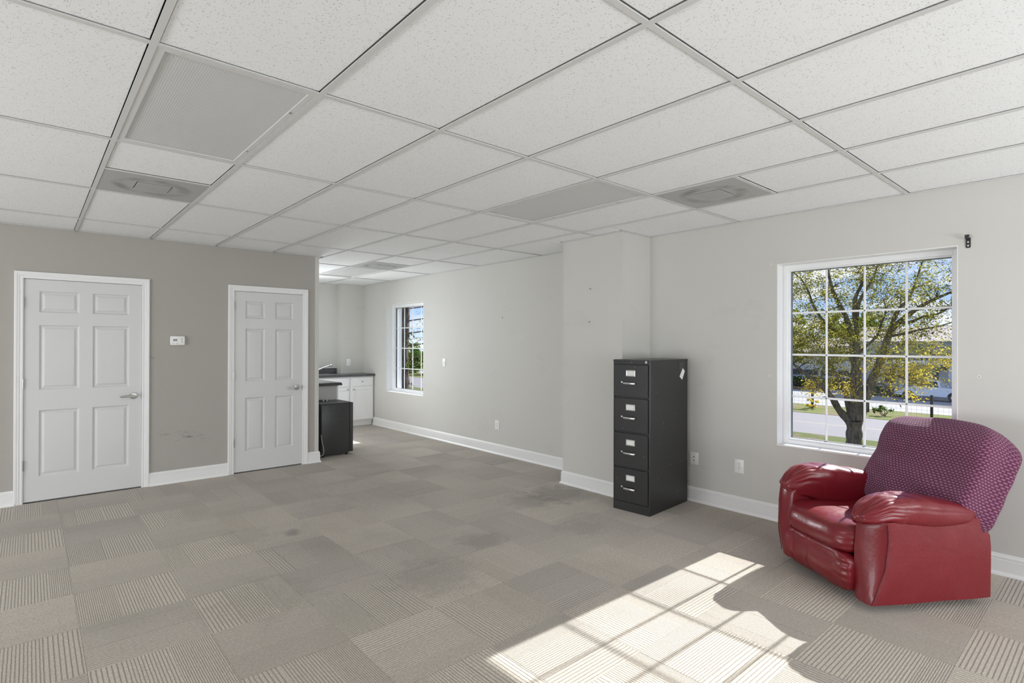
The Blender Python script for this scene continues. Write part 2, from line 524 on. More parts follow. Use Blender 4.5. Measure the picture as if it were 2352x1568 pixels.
def mk_leather():
    b = NB('red_leather')
    co = b.coord('Object')
    f = b.noise(co, 3.0, 4, 0.55)
    c = b.mix(f, (0.140, 0.0058, 0.0115, 1), (0.200, 0.0095, 0.017, 1))
    worn = b.smooth(b.noise(co, 7, 5, 0.6), 0.55, 0.75)
    c = b.mix(b.math('MULTIPLY', worn, 0.18), c, (0.24, 0.028, 0.032, 1))
    crk = b.n('ShaderNodeTexVoronoi'); crk.feature = 'DISTANCE_TO_EDGE'; crk.inputs['Scale'].default_value = 260
    b.l(co, crk.inputs['Vector'])
    wr = b.noise(b.mapv(co, (1, 1.4, 1)), 14, 4, 0.6)
    n1 = b.n('ShaderNodeBump'); n1.inputs['Strength'].default_value = 0.25; n1.inputs['Distance'].default_value = 0.012; b.l(wr, n1.inputs['Height'])
    n2 = b.n('ShaderNodeBump'); n2.inputs['Strength'].default_value = 0.08; n2.inputs['Distance'].default_value = 0.001; b.l(crk.outputs['Distance'], n2.inputs['Height'])
    b.l(n1.outputs[0], n2.inputs['Normal'])
    r = b.math('ADD', b.math('MULTIPLY', f, 0.14), 0.27)
    b.pbr(c, r, 0, n2.outputs[0], coat=0.10, spec=0.5)
    return b.m
M['leather'] = mk_leather()
M['leather_seam'] = simple('dark_red_seam', (0.10, 0.006, 0.012), 0.4)
M['under_chair'] = simple('chair_mechanism_black', (0.012, 0.012, 0.013), 0.6)

def mk_knit():
    b = NB('maroon_waffle_knit')
    uv = b.n('ShaderNodeUVMap').outputs[0]
    s = b.sep(uv)            # metres along width and height
    kx, kz = 1 / 0.0245, 1 / 0.0158
    row = b.math('FLOOR', b.math('MULTIPLY', s[1], kz))
    shift = b.math('MULTIPLY', b.math('MODULO', row, 2.0), 0.5)
    fx = b.math('FRACT', b.math('ADD', b.math('MULTIPLY', s[0], kx), shift))
    fz = b.math('FRACT', b.math('MULTIPLY', s[1], kz))
    dx = b.math('ABSOLUTE', b.math('SUBTRACT', fx, 0.5)); dz = b.math('ABSOLUTE', b.math('SUBTRACT', fz, 0.5))
    puff = b.math('MULTIPLY', b.smooth(dx, 0.5, 0.14), b.smooth(dz, 0.52, 0.12))
    c = b.mix(puff, (0.070, 0.016, 0.040, 1), (0.335, 0.125, 0.225, 1))
    fib = b.noise(b.coord('Object'), 500, 2)
    c = b.mix(b.math('MULTIPLY', fib, 0.25), c, (0.26, 0.08, 0.15, 1))
    h = b.math('ADD', puff, b.math('MULTIPLY', fib, 0.12))
    b.pbr(c, 0.85, 0, b.bump(h, 0.9, 0.006), spec=0.2, sheen=0.12)
    return b.m
M['knit'] = mk_knit()

# ------------------------------------------------------------------ room dimensions (metres)
CEIL = 2.5477          # underside of the ceiling grid
DW = 6.717             # door wall
WX = 4.704             # window wall
BX = 2.703             # end of the door wall / kitchen side wall
NB_Y = 9.715           # kitchen back wall
CH_Y = 9.55            # chase face
LX = -4.6              # wall left of the camera
RY = -3.4              # wall behind the camera
PX, PY0, PY1 = 4.25, 3.243, 4.015   # pillar
TOP = 3.1
W_IN = (0.633, 2.147)
WINS = [(0.797, 1.990), (7.487, 8.680)]

# ------------------------------------------------------------------ floor
floor = struct(MB().box((LX - .2, RY - .2, -0.25), (WX + .3, NB_Y + .2, -0.007)).build('floor', M['slab']))

def carpet_mesh(x0, y0, x1, y1, ox, oy, rot):
    """one carpet tile clipped to x0..x1,y0..y1 around its own centre"""
    c, t, g = 0.0011, 0.0065, 0.0003
    a = MB()
    X0, Y0, X1, Y1 = x0 + g, y0 + g, x1 - g, y1 - g
    b0 = [(X0, Y0, -t), (X1, Y0, -t), (X1, Y1, -t), (X0, Y1, -t)]
    b1 = [(X0, Y0, -c), (X1, Y0, -c), (X1, Y1, -c), (X0, Y1, -c)]
    b2 = [(X0 + c, Y0 + c, 0), (X1 - c, Y0 + c, 0), (X1 - c, Y1 - c, 0), (X0 + c, Y1 - c, 0)]
    ca, sa = math.cos(-rot), math.sin(-rot)
    def loc(r):
        return [((q[0] - ox) * ca - (q[1] - oy) * sa, (q[0] - ox) * sa + (q[1] - oy) * ca, q[2]) for q in r]
    a.loft([loc(b0), loc(b1), loc(b2)])
    return a.mesh('carpet_tile', M['carpet'])

tx0, ty0, tp = 0.2, 0.555, 0.5055
tpx, tpy = 0.5015, 0.5105
shared = {}
rects = [((LX, -0.5), (WX, DW)), ((BX, DW), (WX, NB_Y))]
TX = tx0 - 3 * tpx
for i in range(-3, 10):
    for j in range(-3, 19):
        ax, bx_ = tx0 + i * tpx, tx0 + (i + 1) * tpx
        ay, by_ = ty0 + j * tpy, ty0 + (j + 1) * tpy
        cx, cy = (ax + bx_) / 2, (ay + by_) / 2
        ax2, bx2, ay2, by2 = max(ax, LX), min(bx_, WX), max(ay, -0.5), min(by_, NB_Y)
        if by2 - ay2 < 0.02 or bx2 - ax2 < 0.02:
            continue
        pieces = []
        if ay2 < DW - 0.01:
            pieces.append((ax2, ay2, bx2, min(by2, DW)))
            if by2 > DW + 0.02 and bx2 > BX + 0.02:
                pieces[-1] = (ax2, ay2, bx2, DW)
                pieces.append((max(ax2, BX), DW, bx2, by2))
        else:
            if bx2 > BX + 0.02:
                pieces.append((max(ax2, BX), max(ay2, DW), bx2, by2))
        rot = PI / 2 if (i + j) % 2 else 0.0
        for (p0, q0, p1, q1) in pieces:
            full = abs(p1 - p0 - tpx) < 1e-6 and abs(q1 - q0 - tpy) < 1e-6
            key = (rot > 0, True) if full else None
            if key in shared:
                me = shared[key]
            else:
                me = carpet_mesh(p0, q0, p1, q1, cx, cy, rot)
                if key:
                    shared[key] = me
            o = obj('carpet_tile', me, floor)
            o.location = (cx, cy, 0); o.rotation_euler = (0, 0, rot)
rest = MB().box((LX, RY, -0.0068), (WX, -0.501, 0)).box((LX, -0.501, -0.0068), (TX - .0003, DW, 0)).build('carpet_strip', M['carpet'], floor)

# ------------------------------------------------------------------ walls
holes = [(a, b, W_IN[0], W_IN[1]) for a, b in WINS]
wall_right = struct(grid_holes('x', WX, WX + 0.296, (RY - .2, NB_Y + .2), (-0.25, TOP), holes).build('wall_right', M['wall']))
D1 = (-0.040, 0.860); D2 = (1.735, 2.497); DH = 2.062
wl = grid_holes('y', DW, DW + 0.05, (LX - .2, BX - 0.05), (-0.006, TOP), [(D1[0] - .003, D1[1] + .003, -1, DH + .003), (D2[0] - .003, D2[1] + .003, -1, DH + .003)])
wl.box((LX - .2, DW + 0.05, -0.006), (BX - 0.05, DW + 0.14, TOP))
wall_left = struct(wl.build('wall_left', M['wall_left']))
wall_kitchen = struct(MB().box((BX - 0.05, DW, -0.006), (BX, DW + 0.14, TOP)).box((BX - 0.14, DW + .14, -0.006), (BX, NB_Y, TOP)).build('wall_kitchen', M['wall']))
wall_back = struct(MB().box((BX - .14, NB_Y, -0.006), (4.25, NB_Y + .2, TOP)).box((4.25, CH_Y, -0.006), (WX, NB_Y + .2, TOP)).build('wall_back', M['wall']))
wall_rear = struct(MB().box((LX - .2, RY - .2, -0.006), (WX, RY, TOP)).build('wall_rear', M['wall']))
wall_side = struct(MB().box((LX - .2, RY, -0.006), (LX, DW, TOP)).build('wall_side', M['wall']))
pillar = struct(MB().box((PX, PY0, -0.006), (WX, PY1, TOP)).build('pillar', M['wall']))
roof = struct(MB().box((LX - .3, RY - .3, TOP), (WX + .30, NB_Y + .3, TOP + .15)).build('roof', M['plenum']))

# baseboards
BP = [(0, 0), (0.028, 0), (0.028, 0.004), (0.024, 0.013), (0.017, 0.021), (0.0155, 0.024), (0.0155, 0.098), (0.013, 0.101), (0.013, 0.104), (0.0145, 0.107), (0.0145, 0.116), (0.010, 0.124), (0.008, 0.126), (0.008, 0.129), (0.005, 0.135), (0, 0.135)]
struct(sweep2d([(WX, 9.16), (WX, PY1), (PX, PY1), (PX, PY0), (WX, PY0), (WX, RY)], BP).build('baseboard_right', M['white_trim'], smooth=25))
bl = struct(sweep2d([(LX, DW), (D1[0] - 0.061, DW)], BP).build('baseboard_left', M['white_trim'], smooth=25))
for (a, b) in [((D1[1] + 0.067, DW), (D2[0] - 0.065, DW))]:
    sweep2d([a, b], BP).build('baseboard_piece', M['white_trim'], bl, smooth=25)
sweep2d([(D2[1] + 0.065, DW), (BX, DW), (BX, 7.40)], BP).build('baseboard_piece', M['white_trim'], bl, smooth=25)

# ------------------------------------------------------------------ doors
def casing(x0, x1, z1, wd):
    prof = [(0.0, 0.0), (0.0, 0.008), (0.010, 0.012), (0.014, 0.012), (0.018, 0.010), (wd * 0.42, 0.012), (wd * 0.46, 0.015), (wd * 0.66, 0.015), (wd * 0.70, 0.018), (wd - 0.004, 0.019), (wd, 0.016), (wd, 0.0)]
    rings = []
    for k in range(4):
        r = []
        for (w, d) in prof:
            r.append([(x0 - w, DW - d, 0), (x0 - w, DW - d, z1 + w), (x1 + w, DW - d, z1 + w), (x1 + w, DW - d, 0)][k])
        rings.append(r)
    return MB().loft(rings)

def six_panel_door(name, X, cols, handle_x, hinges):
    x0, x1 = X
    rows = [(0.234, 0.850), (1.036, 1.641), (1.755, 1.957)]
    yf = DW + 0.004; yb = DW + 0.042
    m = MB()
    hs = [(c[0], c[1], r[0], r[1]) for c in cols for r in rows]
    sl = grid_holes('y', yf, yb, (x0, x1), (0.012, DH), hs)
    d = struct(sl.build(name, M['door_white']))
    for c in cols:
        for r in rows:
            q = MB()
            def rect(ins, y):
                return [(c[0] + ins, y, r[0] + ins), (c[1] - ins, y, r[0] + ins), (c[1] - ins, y, r[1] - ins), (c[0] + ins, y, r[1] - ins)]
            q.loft([rect(0, yf), rect(0.004, yf + 0.002), rect(0.012, yf + 0.011), rect(0.020, yf + 0.012), rect(0.040, yf + 0.004), rect(0.044, yf + 0.0035)], cap=False)
            b = len(q.v) - 4
            q.f.append((b, b + 1, b + 2, b + 3)); q.m.append(0)
            q.build('door_panel', M['door_white'], d, smooth=12)
    casing(x0 - 0.003, x1 + 0.003, DH + 0.003, 0.064).build('door_casing', M['white_trim'], d, smooth=30)
    jm = MB().box((x0 - .003, DW + .0005, 0), (x0 - .0015, DW + .045, DH)).box((x1 + .0015, DW + .0005, 0), (x1 + .003, DW + .045, DH))
    jm.build('door_jamb', M['white_trim'], d)
    for z in hinges:
        MB().cyl((x0 - 0.003, DW - 0.006, z - 0.046), 'z', 0.0065, 0.092, 10).box((x0 - .004, DW - .002, z - .045), (x0 + .006, DW + .004, z + .045)).build('hinge', M['hinge'], d, smooth=40)
    h = MB().cyl((handle_x, yf - 0.012, 0.940), 'y', 0.032, 0.012, 24)
    h.build('handle_rose', M['satin_nickel'], d, smooth=40, bevel=0.003)
    lv = MB().tube([(handle_x, yf - 0.010, 0.940), (handle_x, yf - 0.050, 0.941)], 0.012, 14)
    lv.tube([(handle_x + 0.012, yf - 0.050, 0.942), (handle_x - 0.02, yf - 0.053, 0.942), (handle_x - 0.07, yf - 0.050, 0.939), (handle_x - 0.112, yf - 0.046, 0.935)], [0.0115, 0.0115, 0.0095, 0.008], 12)
    lv.build('lever_handle', M['satin_nickel'], d, smooth=50)
    MB().box((x1 + .001, DW - .003, 0.905), (x1 + .006, DW + .01, 0.972)).build('strike_plate', M['hinge'], d)
    return d
six_panel_door('door_1', D1, [(0.066, 0.360), (0.462, 0.755)], 0.793, [1.848, 1.097, 0.347])
six_panel_door('door_2', D2, [(1.852, 2.064), (2.180, 2.389)], 2.430, [1.898, 1.10, 0.343])

# ------------------------------------------------------------------ windows
def window(name, y0, y1):
    z0, z1 = W_IN
    fx0, fx1 = WX + 0.106, WX + 0.186
    fr = MB()
    def ring(m, xa, xb, ya, yb, za, zb, w, wb=None):
        wb = w if wb is None else wb
        m.box((xa, ya, za), (xb, ya + w, zb)); m.box((xa, yb - w, za), (xb, yb, zb))
        m.box((xa, ya + w, za), (xb, yb - w, za + wb)); m.box((xa, ya + w, zb - w), (xb, yb - w, zb))
    ring(fr, fx0, fx1, y0 + .004, y1 - .004, z0 + .010, z1 - .006, 0.040, 0.030)
    root = struct(fr.build(name, M['vinyl'], bevel=0.0025, seg=1))
    # reveal lining and sill
    jm = MB()
    jm.box((WX - .001, y1 - .004, z0), (WX + .296, y1, z1)); jm.box((WX - .001, y0, z0), (WX + .296, y0 + .004, z1))
    jm.box((WX - .001, y0 + .004, z1 - .006), (WX + .296, y1 - .004, z1))
    jm.build('window_reveal', M['white_trim'], root)
    MB().box((WX - .006, y0 - .002, z0 - 0.004), (WX + .30, y1 + .002, z0 + .010)).build('window_sill', M['white_trim'], root, bevel=0.002, seg=1)
    sash = MB(); a, b = y0 + .044, y1 - .044
    ring(sash, fx0 + .014, fx1 - .004, a, b, z0 + .040, z1 - .046, 0.010, 0.014)
    sash.build('sash', M['vinyl'], root, bevel=0.002, seg=1)
    g = MB(); ga, gb, gz0, gz1 = a + .010, b - .010, z0 + .054, z1 - .056
    gx = WX + .150
    ring(g, gx + .002, gx + .026, ga - .001, gb + .001, gz0 - .001, gz1 + .001, 0.0055)
    g.build('gasket', M['gasket'], root)
    ys = [ga + (gb - ga) * k / 4 for k in range(5)]; zs = [gz0 + (gz1 - gz0) * k / 4 for k in range(5)]
    mw, mt = 0.0085, 0.005
    mx = gx + .014
    def bar(p, q, along):
        poly = [(-mw, 0), (-mw * .55, -mt), (mw * .55, -mt), (mw, 0), (mw * .55, mt), (-mw * .55, mt)]
        m = MB()
        if along == 'z':
            m.loft([[(mx + d, p[1] + w, p[2]) for w, d in poly], [(mx + d, p[1] + w, q[2]) for w, d in poly]])
        else:
            m.loft([[(mx + d, p[1], p[2] + w) for w, d in poly], [(mx + d, q[1], p[2] + w) for w, d in poly]])
        m.build('muntin', M['vinyl'], root)
    for k in (1, 2, 3):
        bar((mx, ys[k], gz0), (mx, ys[k], gz1), 'z')
        bar((mx, ga, zs[k]), (mx, gb, zs[k]), 'y')
    pm = MB().box((-.002, -(ys[1] - ys[0]) / 2 + .0005, -(zs[1] - zs[0]) / 2 + .0005), (.002, (ys[1] - ys[0]) / 2 - .0005, (zs[1] - zs[0]) / 2 - .0005)).mesh('window_pane', M['glass'])
    for i in range(4):
        for j in range(4):
            o = obj('window_pane', pm, root)
            o.location = (gx + .023, (ys[i] + ys[i + 1]) / 2, (zs[j] + zs[j + 1]) / 2)
    return root
window('window_1', *WINS[1])
window('window_2', *WINS[0])

# ------------------------------------------------------------------ ceiling
GX0, GY0, GPX, GPY = 0.32987, 2.31788, 0.6096, 1.2192 * 1.01773
ceiling = struct(MB().box((LX, RY, CEIL + 0.10), (WX, DW, CEIL + 0.12)).box((BX, DW, CEIL + 0.10), (WX, NB_Y, CEIL + 0.12)).build('ceiling', M['plenum']))
gx = [GX0 + k * GPX for k in range(-8, 7)]
xs = [LX] + [x for x in gx if x > LX + 0.1] + [WX]
TW = 0.012   # half width of a tee
def gridy(k):
    return GY0 + k * GPY
rowsA = [RY] + [gridy(k) for k in range(-4, 4)] + [DW]        # main room
rowsB = [DW, gridy(4), gridy(5), NB_Y]                         # kitchen arm
tees = MB()
def tile(x0, y0, x1, y1, dz=0.0, dx=0.0, dy=0.0):
    a, b, c, d = x0 + .0145 + dx, y0 + .0145 + dy, x1 - .0145 + dx, y1 - .0145 + dy
    cx, cy = (a + c) / 2, (b + d) / 2
    m = MB()
    z = 0.006 + dz
    hx, hy = (c - a) / 2, (d - b) / 2
    def R(i, zz):
        return [(-hx + i, -hy + i, zz), (hx - i, -hy + i, zz), (hx - i, hy - i, zz), (-hx + i, hy - i, zz)]
    m.loft([R(0, 0.018), R(0, 0.0025), R(0.002, 0.0)])
    o = obj('ceiling_tile', m.mesh('ceiling_tile', M['ceiling_tile']), ceiling)
    o.location = (cx, cy, CEIL + z)
    return o
def ij(i, j):
    return (GX0 + i * GPX, GY0 + j * GPY)
lights = [(0, 0), (4, 0)]                # cells holding a 2x4 light
vents = {(0, 1): 'far', (5, -1): 'far'}  # cells split in half, vent in the far half
def in_pillar(x0, y0, x1, y1):
    return x1 > PX + .05 and y0 < PY1 - .02 and y1 > PY0 + .02
for a in range(len(xs) - 1):
    x0, x1 = xs[a], xs[a + 1]
    i = round((x0 - GX0) / GPX) if x0 > LX else -99
    for b in range(len(rowsA) - 1):
        y0, y1 = rowsA[b], rowsA[b + 1]
        j = round((y0 - GY0) / GPY) if y0 > RY else -99
        if b == len(rowsA) - 2 and x0 > BX - 0.4:
            continue      # handled with the kitchen rows
        if (i, j) in lights:
            continue
        if (i, j) in vents:
            ym = (y0 + y1) / 2
            tile(x0, y0, x1, ym)
            tees.box((x0 + TW, ym - TW, CEIL - .0005), (x1 - TW, ym + TW, CEIL + .0035))
            continue
        if in_pillar(x0, y0, x1, y1):
            # cut round the pillar
            if y0 < PY0 - .05:
                tile(x0, y0, x1, PY0 - .004)
            if y1 > PY1 + .05:
                tile(x0, PY1 + .004, x1, y1)
            tile(x0, max(y0, PY0 - .008), PX - .004, min(y1, PY1 + .008)) if PX - x0 > .06 else None
            continue
        if (i, j) == (5, 2):
            ym = (y0 + y1) / 2
            tile(x0, y0, x1, ym + .008)
            tile(x0, ym + .006, x1, y1)
        else:
            tile(x0, y0, x1, y1)
# kitchen arm and the strip in front of it
for a in range(len(xs) - 1):
    x0, x1 = xs[a], xs[a + 1]
    if x1 < BX - 0.2:
        continue
    i = round((x0 - GX0) / GPX)
    if x0 < BX - 0.4:
        continue
    ys_ = [gridy(3), gridy(4), gridy(5), NB_Y]
    for b in range(3):
        y0, y1 = ys_[b], ys_[b + 1]
        xa = max(x0, BX) if y0 > DW - .7 and b > 0 else x0
        if i == 5 and b == 0:
            tile(x0, y0, x1, (y0 + y1) / 2)          # vent in the far half
            ym = (y0 + y1) / 2
            tees.box((x0 + TW, ym - TW, CEIL - .0005), (x1 - TW, ym + TW, CEIL + .0035))
            continue
        if i == 5 and b == 1:
            continue
        if x0 < BX and b == 0:
            tile(x0, y0, x1, DW)                      # up to the end of the door wall
            if x1 > BX + .05:
                tile(BX, DW, x1, y1)
            continue
        tile(xa, y0, x1, y1)
# tees running along the room (main) and across it
for x in xs[1:-1]:
    y_end = NB_Y if x > BX else DW
    MB().box((x - TW, RY, CEIL - .001), (x + TW, y_end, CEIL + .003)).box((x - .003, RY, CEIL + .003), (x + .003, y_end, CEIL + .035)).build('main_tee', M['grid_white'], ceiling)
for k in range(-4, 6):
    y = gridy(k)
    if k <= 3:
        seg = [(LX, WX)]
    else:
        seg = [(BX, WX)]
    for (p, q) in seg:
        cuts = [p] + [x for x in xs if p < x < q] + [q]
        for a in range(len(cuts) - 1):
            l_, r_ = cuts[a] + TW, cuts[a + 1] - TW
            if r_ - l_ < 0.03:
                continue
            MB().box((l_, y - TW, CEIL - .0005), (r_, y + TW, CEIL + .003)).box((l_, y - .003, CEIL + .003), (r_, y + .003, CEIL + .03)).build('cross_tee', M['grid_white'], ceiling)
tees.build('half_tee', M['grid_white'], ceiling)
# wall angle
WA = [(0, -.001), (0.022, -.001), (0.022, 0.003), (0.003, 0.003), (0.003, 0.022), (0, 0.022)]
WAp = [(d, CEIL + z) for d, z in WA]
sweep2d([(BX, NB_Y), (4.25, NB_Y), (4.25, CH_Y), (WX, CH_Y), (WX, PY1), (PX, PY1), (PX, PY0), (WX, PY0), (WX, RY)], WAp).build('wall_angle', M['grid_white'], ceiling)
sweep2d([(LX, RY), (LX, DW), (BX, DW), (BX, NB_Y)], WAp).build('wall_angle', M['grid_white'], ceiling)

# recessed lights
def ceiling_light(x0, y0, x1, y1, label):
    t = thing('ceiling_light', label, 'ceiling light', ((x0 + x1) / 2, (y0 + y1) / 2, CEIL + .004), 0, 'recessed ceiling lights')
    a, b, c, d = x0 + .0135, y0 + .0135, x1 - .0135, y1 - .0135
    f = MB(); w = 0.026
    for (p, q) in [((a, b), (a + w, d)), ((c - w, b), (c, d)), ((a + w, b), (c - w, b + w)), ((a + w, d - w), (c - w, d))]:
        f.box((p[0], p[1], CEIL + .002), (q[0], q[1], CEIL + .010))
    f.box((a, b, CEIL + .055), (c, d, CEIL + .060))
    for (p, q) in [((a, b), (a + .002, d)), ((c - .002, b), (c, d)), ((a, b), (c, b + .002)), ((a, d - .002), (c, d))]:
        f.box((p[0], p[1], CEIL + .01), (q[0], q[1], CEIL + .055))
    f.build('light_frame', M['grid_white'], t)
    MB().box((a + w - .004, b + w - .004, CEIL + .011), (c - w + .004, d - w + .004, CEIL + .014)).build('diffuser', M['diffuser'], t)
    for yy in (b + (d - b) * .22, b + (d - b) * .78):
        MB().box((c - w + .004, yy - .006, CEIL - .0005), (c - w + .014, yy + .006, CEIL + .003)).build('latch', M['hinge'], t)
    return t
G0, G1 = ij(0, 0), ij(1, 1)
ceiling_light(G0[0], G0[1], G1[0], G1[1], 'largest unlit recessed ceiling light with prismatic lens, before the wider white door')
G0, G1 = ij(4, 0), ij(5, 1)
ceiling_light(G0[0], G0[1], G1[0], G1[1], 'unlit recessed ceiling light with prismatic lens, in front of the wall pillar')
G0, G1 = ij(5, 4), ij(6, 5)
ceiling_light(G0[0], G0[1], G1[0], G1[1], 'unlit recessed ceiling light, smallest and farthest, near the kitchenette back wall')

def ceiling_vent(x0, y0, x1, y1, label):
    cx, cy = (x0 + x1) / 2, (y0 + y1) / 2
    t = thing('ceiling_vent', label, 'air vent', (cx, cy, CEIL), 0, 'perforated ceiling vents')
    a, b, c, d = x0 + .0135 - cx, y0 + .0135 - cy, x1 - .0135 - cx, y1 - .0135 - cy
    f = MB()
    cs = 0.098
    for (p, q) in [((a, b), (-cs - .004, d)), ((cs + .004, b), (c, d)), ((-cs - .004, b), (cs + .004, -cs - .004)), ((-cs - .004, cs + .004), (cs + .004, d))]:
        f.box((p[0], p[1], .002), (q[0], q[1], .005))
    f.box((a, b, .05), (c, d, .054))
    f.build('perforated_face', M['vent_face'], t, w=False)
    MB().box((-cs, -cs, -.002), (cs, cs, .003)).build('center_plate', simple('vent_plate', (0.42, 0.42, 0.415), 0.5), t, w=False, bevel=0.002, seg=1)
    MB().cyl((0, 0, -.0035), 'z', 0.006, .003, 10).build('screw', M['chrome'], t, w=False)
    return t
v0 = ij(0, 1.5); v1 = ij(1, 2)
ceiling_vent(v0[0], v0[1], v1[0], v1[1], 'square perforated ceiling vent with smudged ring, beside the largest ceiling light')
v0 = ij(5, -0.5); v1 = ij(6, 0)
ceiling_vent(v0[0], v0[1], v1[0], v1[1], 'square perforated ceiling vent with smudged ring, close to the wall with the large window')
v0 = ij(5, 3.5); v1 = ij(6, 4)
ceiling_vent(v0[0], v0[1], v1[0], v1[1], 'square perforated ceiling vent, smallest and farthest, over the carpet before the kitchenette')

# ------------------------------------------------------------------ things on the walls
def plate_thing(name, label, cat, c, face, w=0.071, h=0.116, style='outlet'):
    """face: 'x' wall facing -X, 'y' wall facing -Y; built in world axes about the plate centre"""
    t = thing(name, label, cat, c, 0, 'power outlets' if name == 'power_outlet' else None)
    def W(u, d, z):        # u to the viewer's right, d out of the wall
        return (c[0] - d, c[1] - u, c[2] + z) if face == 'x' else (c[0] + u, c[1] - d, c[2] + z)
    def bx(m, u0, u1, d0, d1, z0, z1):
        m.box(W(u0, d0, z0), W(u1, d1, z1))
    m = MB(); bx(m, -w / 2, w / 2, 0, 0.006, -h / 2, h / 2)
    m.build('cover_plate', M['plastic_white'], t, bevel=0.0025, seg=2, smooth=40)
    if style == 'outlet':
        for s in (-1, 1):
            r = MB(); bx(r, -.017, .017, 0.006, 0.0085, s * .0195 - .0145, s * .0195 + .0145)
            rr = r.build('socket', M['plastic_white'], t, bevel=0.004, seg=2)
            k = MB(); z = s * .0195
            bx(k, -.0085, -.006, .0084, .009, z - .001, z + .009); bx(k, .006, .0082, .0084, .009, z + .000, z + .009); bx(k, -.002, .002, .0084, .009, z - .010, z - .0055)
            k.build('slots', M['plastic_dark'], rr)
        s_ = MB(); bx(s_, -.003, .003, .006, .0072, -.003, .003); s_.build('screw', M['button_grey'], t)
    elif style == 'data':
        for z, r in ((.038, .0032), (.014, .0048), (-.018, .0048), (-.042, .0032)):
            k = MB(); bx(k, -r, r, .006, .0075, z - r, z + r); k.build('port', M['plastic_dark'] if r > .004 else M['button_grey'], t)
    elif style == 'switch':
        k = MB(); bx(k, -.006, .006, .006, .009, -.0125, .0125); k.build('toggle_slot', M['plastic_white'], t)
        k = MB(); bx(k, -.004, .004, .009, .016, .000, .011); k.build('toggle', M['plastic_white'], t)
        for z in (.030, -.030):
            s_ = MB(); bx(s_, -.003, .003, .006, .007, z - .003, z + .003); s_.build('screw', M['button_grey'], t)
    return t
plate_thing('data_plate', 'white wall plate with four dark holes beside the filing cabinet', 'wall plate', (WX, 2.750, 0.402), 'x', 0.083, 0.112, 'data')
plate_thing('power_outlet', 'white double outlet between the filing cabinet and the red recliner', 'outlet', (WX, 2.313, 0.401), 'x', 0.083, 0.120)
plate_thing('power_outlet', 'white double outlet low on the wall between the pillar and the small window', 'outlet', (WX, 5.646, 0.388), 'x', 0.085, 0.118)
plate_thing('light_switch', 'white toggle switch plate on the wall beside the small window', 'switch', (WX, 6.902, 1.185), 'x', 0.074, 0.118, 'switch')
plate_thing('power_outlet', 'white outlet plate above the dark kitchenette counter', 'outlet', (4.403, CH_Y, 1.121), 'y', 0.078, 0.122)

t = thing('thermostat', 'small white thermostat with dark screen between the two doors', 'thermostat', (1.175, DW, 1.50))
def rr(w, h, bul, n=6):
    p = []
    for k in range(n + 1):
        s = -1 + 2 * k / n; p.append((w / 2 + bul * (1 - s * s), s * h / 2))
    for k in range(n + 1):
        s = 1 - 2 * k / n; p.append((-w / 2 - bul * (1 - s * s), s * h / 2))
    return p
MB().prism([(1.175 + a, 1.50 + b) for a, b in rr(0.128, 0.094, 0.004)], 'y', DW - 0.027, DW - 0.006).build('housing', M['plastic_white'], t, bevel=0.003, seg=2, smooth=40)
MB().box((1.118, DW - .006, 1.458), (1.232, DW, 1.542)).build('back_plate', M['plastic_white'], t)
MB().box((1.134, DW - .0285, 1.494), (1.172, DW - .0268, 1.517)).build('screen', M['lcd'], t)
for z in (1.514, 1.489):
    MB().cyl((1.213, DW - .0285, z), 'y', 0.0055, .002, 10).build('button', M['button_grey'], t)
for x, w_ in ((1.137, .009), (1.171, .013)):
    MB().box((x - w_, DW - .0285, 1.465), (x + w_, DW - .0268, 1.475)).build('button', simple('pale_button', (0.62, 0.62, 0.62), 0.4), t, bevel=0.002, seg=1)

t = thing('curtain_bracket', 'small black metal curtain rod bracket on the wall above the large window corner', 'bracket', (WX, 0.742, 2.166))
MB().prism([(0.742 + a, 2.166 + b) for a, b in [(-.013, -.038), (-.008, -.043), (.008, -.043), (.013, -.038), (.013, .024), (-.013, .024)]], 'x', WX - .004, WX).build('wall_plate', M['black_metal'], t)
MB().box((WX - .045, .731, 2.180), (WX - .003, .753, 2.186)).box((WX - .048, .731, 2.180), (WX - .042, .753, 2.204)).box((WX - .045, .731, 2.200), (WX - .018, .753, 2.206)).build('cup', M['black_metal'], t, bevel=0.001, seg=1)
for z in (2.162, 2.138):
    MB().cyl((WX - .0052, .742, z), 'x', 0.0055, .0015, 10).build('screw_hole', M['wall'], t)

def nail(label, c, face, r=0.004, ln=0.02, mat=None):
    n = MB()
    if face == 'x':
        n.tube([(c[0], c[1], c[2]), (c[0] - ln, c[1], c[2] + .004)], r * .6, 8).cyl((c[0] - ln - .001, c[1], c[2] + .004), 'x', r, .003, 10)
        n.tube([(c[0] - .001, c[1], c[2] + .012), (c[0] - ln * .8, c[1], c[2] - .003), (c[0] - ln * 1.1, c[1], c[2] + .010)], r * .4, 6)
    o = bpy.data.objects.new('nail', None); C.objects.link(o); o.location = c
    bpy.data.objects.remove(o)
    q = n.build('nail', mat or M['hinge'])
    tag(q, label, 'nail', 'picture nails')
    return q
nail('dark picture nail high on the pillar face', (PX, 3.634, 2.026), 'x')
nail('dark picture nail on the pillar face, lower of the pair', (PX, 3.645, 1.693), 'x')
nail('dark picture nail on the plain wall left of the pillar', (WX, 5.538, 1.814), 'x', 0.005)
def plug(label, c):
    m = MB().cyl((c[0] - .003, c[1], c[2]), 'x', 0.0085, .003, 12)
    o = m.build('wall_plug', M['plastic_white'])
    tag(o, label, 'wall plug', 'white screw anchors')
    MB().cyl((c[0] - .0036, c[1], c[2]), 'x', 0.0035, .001, 8).build('hole', M['plastic_dark'], o, w=False)
    return o
plug('white screw anchor in the wall above the large window, pillar side', (WX, 2.04, 2.155))
plug('white screw anchor in the wall half-way up the large window, pillar side', (WX, 2.05, 1.212))
